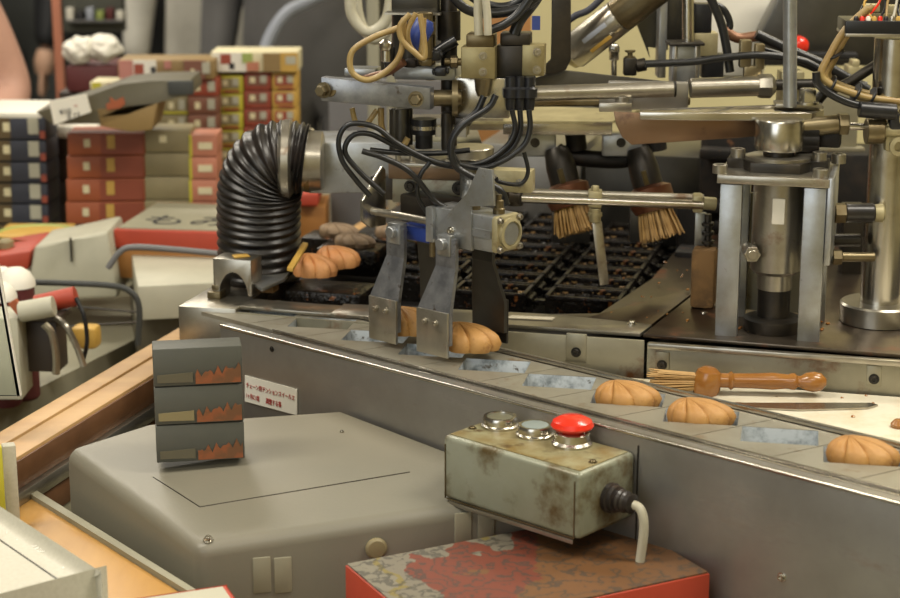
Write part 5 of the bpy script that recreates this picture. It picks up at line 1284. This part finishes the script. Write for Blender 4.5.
    # orange box + red box between duct and beam
    for (x0, y0, x1, y1, YY, m, lab) in ((300, 206, 326, 246, 2.9, 'kraft', 'brown cardboard box right of the duct'), (296, 194, 318, 206, 2.88, 'redbox', 'red box on the brown cardboard box beside the duct')):
        b = new(); boxpx(b, x0, y0, x1, y1, YY, .1, 0, .002); tag(obj('small_box', b, m), lab, 'box')
    # beige boxes
    b = new(); boxpx(b, 140, 284, 232, 318, 2.45, .22, 12, .002); tag(obj('beige_carton', b, 'beige'), 'beige carton standing just left of the bench corner', 'carton')
    b = new(); boxpx(b, 138, 314, 232, 356, 2.50, .2, 12, .002); tag(obj('grey_carton', b, 'khaki'), 'darker grey carton beneath the beige one', 'carton')
    t = thing('paper_bag', 'crumpled beige paper bag with a slit top behind the wire basket', 'paper bag', P(78, 300, 2.6))
    b = new(); prism(b, [P(34, 246, 2.6), P(70, 240, 2.6), P(108, 231, 2.6), P(118, 298, 2.6), P(26, 300, 2.6)], (0, .12, 0), .006); obj('bag_body', b, 'beige', t)
    b = new(); boxpx(b, 70, 238, 72, 262, 2.594, .004, 12); obj('fold', b, 'dark', t, 'dark crease')
    # yellow green tray
    t = thing('round_tray', 'yellow green oval tray at the far left', 'tray', P(36, 240, 2.75))
    c = P(36, 233, 2.75); b = new()
    prof = [(.048, 0), (.058, .016), (.062, .018), (.058, .014), (.046, .002), (0, .002)]
    lathe(b, c - Vector((0, 0, .016)), EZ, prof, 36); obj('bowl', b, 'lime', t)
    b = new(); c = P(30, 244, 2.74); box(b, (c.x, 2.78, c.z), (.11, .1, .03), None, .004); tag(obj('wooden_stand', b, 'gold'), 'pale tan stand under the green tray', 'stand')
    b = new(); c = P(14, 262, 2.6); prism(b, [P(-20, 258, 2.6), P(32, 250, 2.6), P(27, 272, 2.6), P(-20, 276, 2.6)], (0, .14, 0), .006); tag(obj('red_cloth', b, 'redbox'), 'folded red cloth at the left edge', 'cloth')
    b = new(); lathe(b, P(6, 245, 2.65), EZ, [(.01, -.006), (.012, -.004), (.012, .006), (.008, .009)], 18); tag(obj('olive_cup', b, 'olive'), 'small olive pot by the red cloth', 'pot')
    # white topped jars / rolls
    for i, (x, y, r, lab) in enumerate(((2, 278, .019, 'white ball shaped lid at the very left edge'), (16, 283, .025, 'largest white domed lid near the red tape roll'), (0, 296, .022, 'white domed lid below the one at the left edge'))):
        Y = 2.3 - .03*i; t = thing('domed_jar', lab, 'jar', P(x, y + 18, Y), 'white domed jars')
        c = P(x, y, Y); b = new(); lathe(b, c - Vector((0, 0, .004)), EZ, [(r, 0), (r*.97, r*.3), (r*.75, r*.7), (r*.4, r*.95), (0, r)], 28); obj('lid', b, 'white', t)
        b = new(); lathe(b, Vector((c.x, c.y, .8)), EZ, [(r*.8, 0), (r*.92, .004), (r*.92, c.z - .804)], 28); obj('body', b, 'maroon', t)
    # tape dispenser
    Y = 2.2; t = thing('tape_dispenser', 'red tape dispenser with a pale cardboard roll and black strap', 'tape dispenser', P(50, 345, Y))
    b = new(); cyl(b, P(36, 305, Y), P(76, 296, Y), .0125); obj('red_roll', b, 'redbox', t)
    b = new(); cyl(b, P(20, 312, Y - .04), P(54, 306, Y - .04), .013); obj('pale_roll', b, 'beige', t)
    b = new(); prism(b, [P(8, 304, Y-.045), P(15, 300, Y-.045), P(24, 310, Y-.045), P(17, 315, Y-.045)], (0, .01, 0)); obj('orange_tip', b, 'orange', t)
    b = new(); boxpx(b, 14, 316, 60, 322, Y - .03, .05, -6, .002); boxpx(b, 18, 322, 58, 372, Y - .01, .04, -6, .002); obj('dark_frame', b, 'darkbrown', t)
    b = new(); tube(b, [P(76, 298, Y - .01), P(84, 316, Y - .02), P(87, 342, Y - .02), P(82, 364, Y - .02)], .0028, 8); obj('black_strap', b, 'black', t)
    b = new(); tube(b, [P(56, 318, Y-.03), P(66, 326, Y-.04), P(76, 345, Y-.04), P(84, 366, Y-.04)], .004, 8); tube(b, [P(44, 324, Y-.05), P(52, 334, Y-.05), P(56, 356, Y-.05), P(56, 374, Y-.05)], .005, 8); obj('grey_bracket', b, 'steel', t)
    b = new(); boxpx(b, 70, 328, 96, 350, 2.3, .03, -6, .006); tag(obj('yellow_sponge', b, 'gold'), 'pale yellow block beside the black strap', 'sponge')
    b = new(); boxpx(b, -30, 318, 20, 400, 2.15, .06, 0, .002); tag(obj('pale_carton', b, 'beige'), 'pale beige carton behind the acrylic sheet', 'carton')
    # wire basket rails
    for pts, lab in (([(20, 282), (60, 283), (105, 285), (128, 290), (139, 306), (138, 345)], 'dark steel tube rail bending down left of the cartons'),
                     ([(108, 268), (120, 252), (135, 247), (180, 250), (222, 254)], 'grey steel tube rail across the orange gift box')):
        b = new(); tube(b, [P(x, y, 2.35) for x, y in pts], .0042, 10); tag(obj('tube_rail', b, 'coat1' if pts[0][0] < 100 else 'coat4'), lab, 'rail')
    for j in range(2):
        b = new(); tube(b, [P(60, 305 + j*22, 2.36), P(137, 312 + j*10, 2.36)], .0015, 6, 2); tag(obj('basket_wire', b, 'dark'), ['upper thin wire joining the dark rail', 'lower thin wire joining the dark rail'][j], 'wire')
    # bags of sweets
    for i, (x, y, lab) in enumerate(((80, 50, 'white crinkled bag, left of the two in the maroon tray'), (104, 48, 'white crinkled bag, right of the two in the maroon tray'))):
        b = new(); bmesh.ops.create_icosphere(b, subdivisions=4, radius=.033); c = P(x, y, 3.5)
        for v in b.verts:
            nn = noise.noise(v.co*60 + Vector((i*5, 0, 0))); v.co = v.co * (1 + .22*nn); v.co.z *= .8; v.co += c
        tag(obj('sweets_bag', b, 'white', smooth=False), lab, 'bag', 'white bags of sweets')
    b = new(); boxpx(b, 66, 66, 118, 92, 3.48, .14, 0, .004); tag(obj('maroon_tray', b, 'maroon'), 'maroon tray holding the white bags', 'tray')
    b = new(); boxpx(b, 60, 92, 160, 160, 3.5, .3, 0, .004); tag(obj('display_shelf', b, 'darkbrown'), 'dark shelf block behind the stacked boxes', 'shelf')
    b = new(); boxpx(b, 56, -20, 64, 200, 3.85, .02, 0, .001); tag(obj('banner_strip', b, 'salmon'), 'narrow pink banner hanging behind the dark coat', 'banner')
    b = new(); boxpx(b, 62, -30, 122, 32, 4.6, .05, 0, .002); tag(obj('shop_shelf', b, 'greygreen'), 'greyish green shop shelf far behind', 'shelf')
    for i in range(6):
        b = new(); boxpx(b, 66 + 10*i, 8 + (i % 2)*3, 73 + 10*i, 20, 4.57, .03, 0, .002); tag(obj('packet', b, ['white', 'ink', 'strap', 'lime', 'maroon', 'white'][i]), ['white packet leftmost on the far shelf', 'black packet second on the far shelf', 'pale blue packet third on the far shelf', 'green packet fourth on the far shelf', 'maroon packet fifth on the far shelf', 'white packet rightmost on the far shelf'][i], 'packet', 'packets on the far shelf')
    b = new(); boxpx(b, 66, 20, 122, 22, 4.56, .03, 0); tag(obj('shelf_edge', b, 'coat4'), 'grey edge board of the far shelf', 'board')
stacks()

def risers():
    for x0, x1, yt, Y, dp, lab in ((216, 298, 200, 3.25, .08, 'plain beige riser box under the bright gift box columns'), (188, 214, 243, 3.2, .06, 'plain beige riser box under the brown gift box stack'),
                               (66, 144, 226, 2.93, .07, 'plain beige riser box under the orange gift boxes'), (146, 188, 225, 2.93, .07, 'plain beige riser box under the olive gift boxes'), (190, 216, 226, 2.93, .07, 'plain beige riser box under the salmon gift boxes')):
        z1 = P(450, yt, Y).z; a, c = P(x0, yt, Y), P(x1, yt, Y)
        if z1 < .803: continue
        b = new(); box(b, ((a.x + c.x)/2, Y + dp/2, (.8 + z1)/2), (c.x - a.x, dp, z1 - .8), None, .001); tag(obj('riser_box', b, 'beige2'), lab, 'box')
risers()

# ================================================================ PEOPLE (background, cut by the frame)
def person(label, x, y, face, coat, trousers, arms, hair='hair', H=1.62, bag=False, bend=0, wid=1.0, long=False):
    """skin-modifier body, standing on the floor; arms = ((elbow, hand) left, (elbow, hand) right) in body space"""
    k = H / 1.7
    V = []; E = []; Rr = []
    def v(p, r, par=None):
        V.append(Vector(p)*k); Rr.append(r*k)
        if par is not None: E.append((par, len(V)-1))
        return len(V)-1
    by = bend
    pel = v((0, 0, .95), (.15)); ch = v((0, -.02 - by*.4, 1.15), .145, pel); ch2 = v((0, -.02 - by*.8, 1.34), .15, ch); nk = v((0, -.01 - by, 1.45), .065, ch2); hd0 = v((0, -.02 - by, 1.52), .058, nk)
    hd = v((0, -.03 - by*1.05, 1.60), .095, hd0); v((0, -.02 - by*1.05, 1.67), .075, hd)
    for s, (el, ha) in zip((-1, 1), arms):
        sh = v((s*.17*wid, -.01 - by*.8, 1.37), .068, ch2); e = v((s*abs(el[0]), el[1] - by*.5, el[2]), .052, sh); h = v((s*ha[0], ha[1] - by*.3, ha[2]), .036, e)
        hip = v((s*.09, 0, .88), .105, pel); kn = v((s*.10, -.01, .48), .068, hip); an = v((s*.10, .02, .09), .045, kn); v((s*.11, -.12, .04), .04, an)
    def build(name, idx_ok, m, parent, grow=1.0):
        me = bpy.data.meshes.new(name); mp = {i: j for j, i in enumerate(idx_ok)}
        R = rotz(face)
        me.from_pydata([tuple(R @ V[i]) for i in idx_ok], [(mp[a], mp[c]) for a, c in E if a in mp and c in mp], [])
        o = bpy.data.objects.new(name, me); COL.objects.link(o); o.parent = parent
        md = o.modifiers.new('Skin', 'SKIN'); md.use_smooth_shade = True
        sd = o.modifiers.new('Sub', 'SUBSURF'); sd.levels = 2; sd.render_levels = 2
        for j, i in enumerate(idx_ok): 
            me.skin_vertices[0].data[j].radius = (Rr[i]*grow*(wid if i in (0, 1, 2) else 1), Rr[i]*grow)
        me.skin_vertices[0].data[0].use_root = True
        bpy.context.view_layer.update()
        ev = bpy.data.meshes.new_from_object(o.evaluated_get(bpy.context.evaluated_depsgraph_get()))
        o.modifiers.clear(); o.data = ev; ev.materials.clear(); ev.materials.append(M[m])
        for p in ev.polygons: p.use_smooth = True
        return o
    root = thing('person', label, 'person', (x, y, 0))
    body = build('body', list(range(len(V))), 'skin', root, .86)
    # clothing: coat over torso and arms, trousers over the legs
    torso = [0, 1, 2, 3]; legs = [0, 1]
    n0 = 7
    for s in (0, 1):
        base = n0 + s*7; torso += [base, base+1, base+2] + ([base+3, base+4] if long else []); legs += [base+3, base+4, base+5]
    c = build('coat', sorted(torso), coat, root, 1.12)
    build('trousers', sorted(legs), trousers, root, 1.10)
    b = new(); R = rotz(face); hc = R @ (Vector((0, .0 - by*1.05, 1.635))*k)
    bmesh.ops.create_icosphere(b, subdivisions=3, radius=.112*k)
    for vv in list(b.verts):
        if vv.co.y < -.03*k and vv.co.z < .04*k: vv.co.y = -.03*k
    for vv in b.verts: vv.co = R @ vv.co + hc
    o = obj('hair', b, hair, root); 
    for vv in o.data.vertices: vv.co += Vector(root['_o'])
    # face
    b = new(); F_ = lambda p: R @ (Vector(p)*k)
    lathe(b, F_((0, -.115 - by*1.05, 1.585)), F_((0, -1, -.3)), [(.014*k, 0), (.010*k, .018*k), (0, .022*k)], 10)
    for s in (-1, 1):
        lathe(b, F_((s*.095, -.02 - by*1.05, 1.59)), F_((s, 0, 0)), [(.022*k, 0), (.018*k, .012*k), (0, .013*k)], 10)
    o = obj('nose_and_ears', b, 'skin', root)
    for vv in o.data.vertices: vv.co += Vector(root['_o'])
    b = new()
    for s in (-1, 1): lathe(b, F_((s*.034, -.117 - by*1.05, 1.61)), F_((0, -1, 0)), [(.011*k, 0), (.008*k, .004*k), (0, .005*k)], 10)
    box(b, F_((0, -.121 - by*1.05, 1.548)), (.045*k, .006, .009), R, .002)
    o = obj('eyes_and_mouth', b, 'maroon', root)
    for vv in o.data.vertices: vv.co += Vector(root['_o'])
    # hands with five fingers
    for s, (el, ha) in zip((-1, 1), arms):
        b = new(); hp = Vector((s*ha[0], ha[1] - by*.3, ha[2])); ep = Vector((s*abs(el[0]), el[1] - by*.5, el[2])); d = (hp - ep).normalized()
        sd = d.cross(Vector((0, 0, 1))).normalized() if abs(d.z) < .9 else Vector((0, 1, 0))
        tube(b, [F_(hp), F_(hp + d*.04), F_(hp + d*.08)], .03, 10, 4, lambda q: (.026 + .008*math.sin(q*math.pi))*k)
        for j in range(4):
            o1 = sd*(.022*(j - 1.5)); L = (.055, .07, .065, .05)[j]
            tube(b, [F_(hp + d*.075 + o1), F_(hp + d*(.075 + L*.5) + o1), F_(hp + d*(.075 + L*.9) + o1 + Vector((0, 0, -.015)))], .008*k, 7, 3)
        tube(b, [F_(hp + d*.03 + sd*.02*-s), F_(hp + d*.06 + sd*.05*-s), F_(hp + d*.085 + sd*.055*-s)], .009*k, 7, 3)
        o = obj('hand', b, 'skin', root)
        for vv in o.data.vertices: vv.co += Vector(root['_o'])
    return root
dn_arms = (((.25, .02, 1.10), (.27, -.03, .86)), ((.25, .02, 1.10), (.27, -.03, .86)))
bent_arms = (((.27, -.03, 1.10), (.16, -.28, 1.08)), ((.27, -.03, 1.10), (.16, -.28, 1.08)))
person('person in a pink top with a bent elbow at the far left edge', -1.07, 3.30, 10, 'pinkcloth', 'jeans', (((.25, .02, 1.16), (.2, -.2, 1.04)), ((.27, .0, 1.12), (.2, -.2, 1.04))), H=1.60)
for lab, px, Y, fc, ct, tr, hh, wd in (('person in a dark green grey coat behind the pink one', 30, 6.6, -20, 'coat1', 'coat2', 1.6, 1.0), ('person in a long black coat behind the stacked boxes', 128, 6.0, 0, 'coat2', 'coat2', 1.7, .95),
        ('person in a light grey coat behind the bright gift boxes', 226, 5.5, 5, 'coat3', 'coat3', 1.72, .95), ('person in a dark grey jacket with a pale blue shoulder strap', 318, 4.75, -5, 'coat4', 'coat4', 1.74, 1.1)):
    person(lab, P(px, 30, Y).x, Y, fc, ct, tr, dn_arms, H=hh, wid=wd, long=True)
b = new(); tube(b, [P(262, 70, 4.4), P(269, 40, 4.42), P(286, 14, 4.44), P(308, 2, 4.46), P(338, -12, 4.5)], .016, 10); o = tag(obj('shoulder_bag_strap', b, 'strap'), 'pale blue strap arching over the dark grey jacket', 'strap')

# ================================================================ clean-up and colour management
for o in list(bpy.data.objects):
    if '_o' in o: del o['_o']
vs = SC.view_settings; vs.view_transform = 'Standard'; vs.look = 'None'; vs.exposure = 0.0; vs.gamma = 1; vs.use_curve_mapping = False
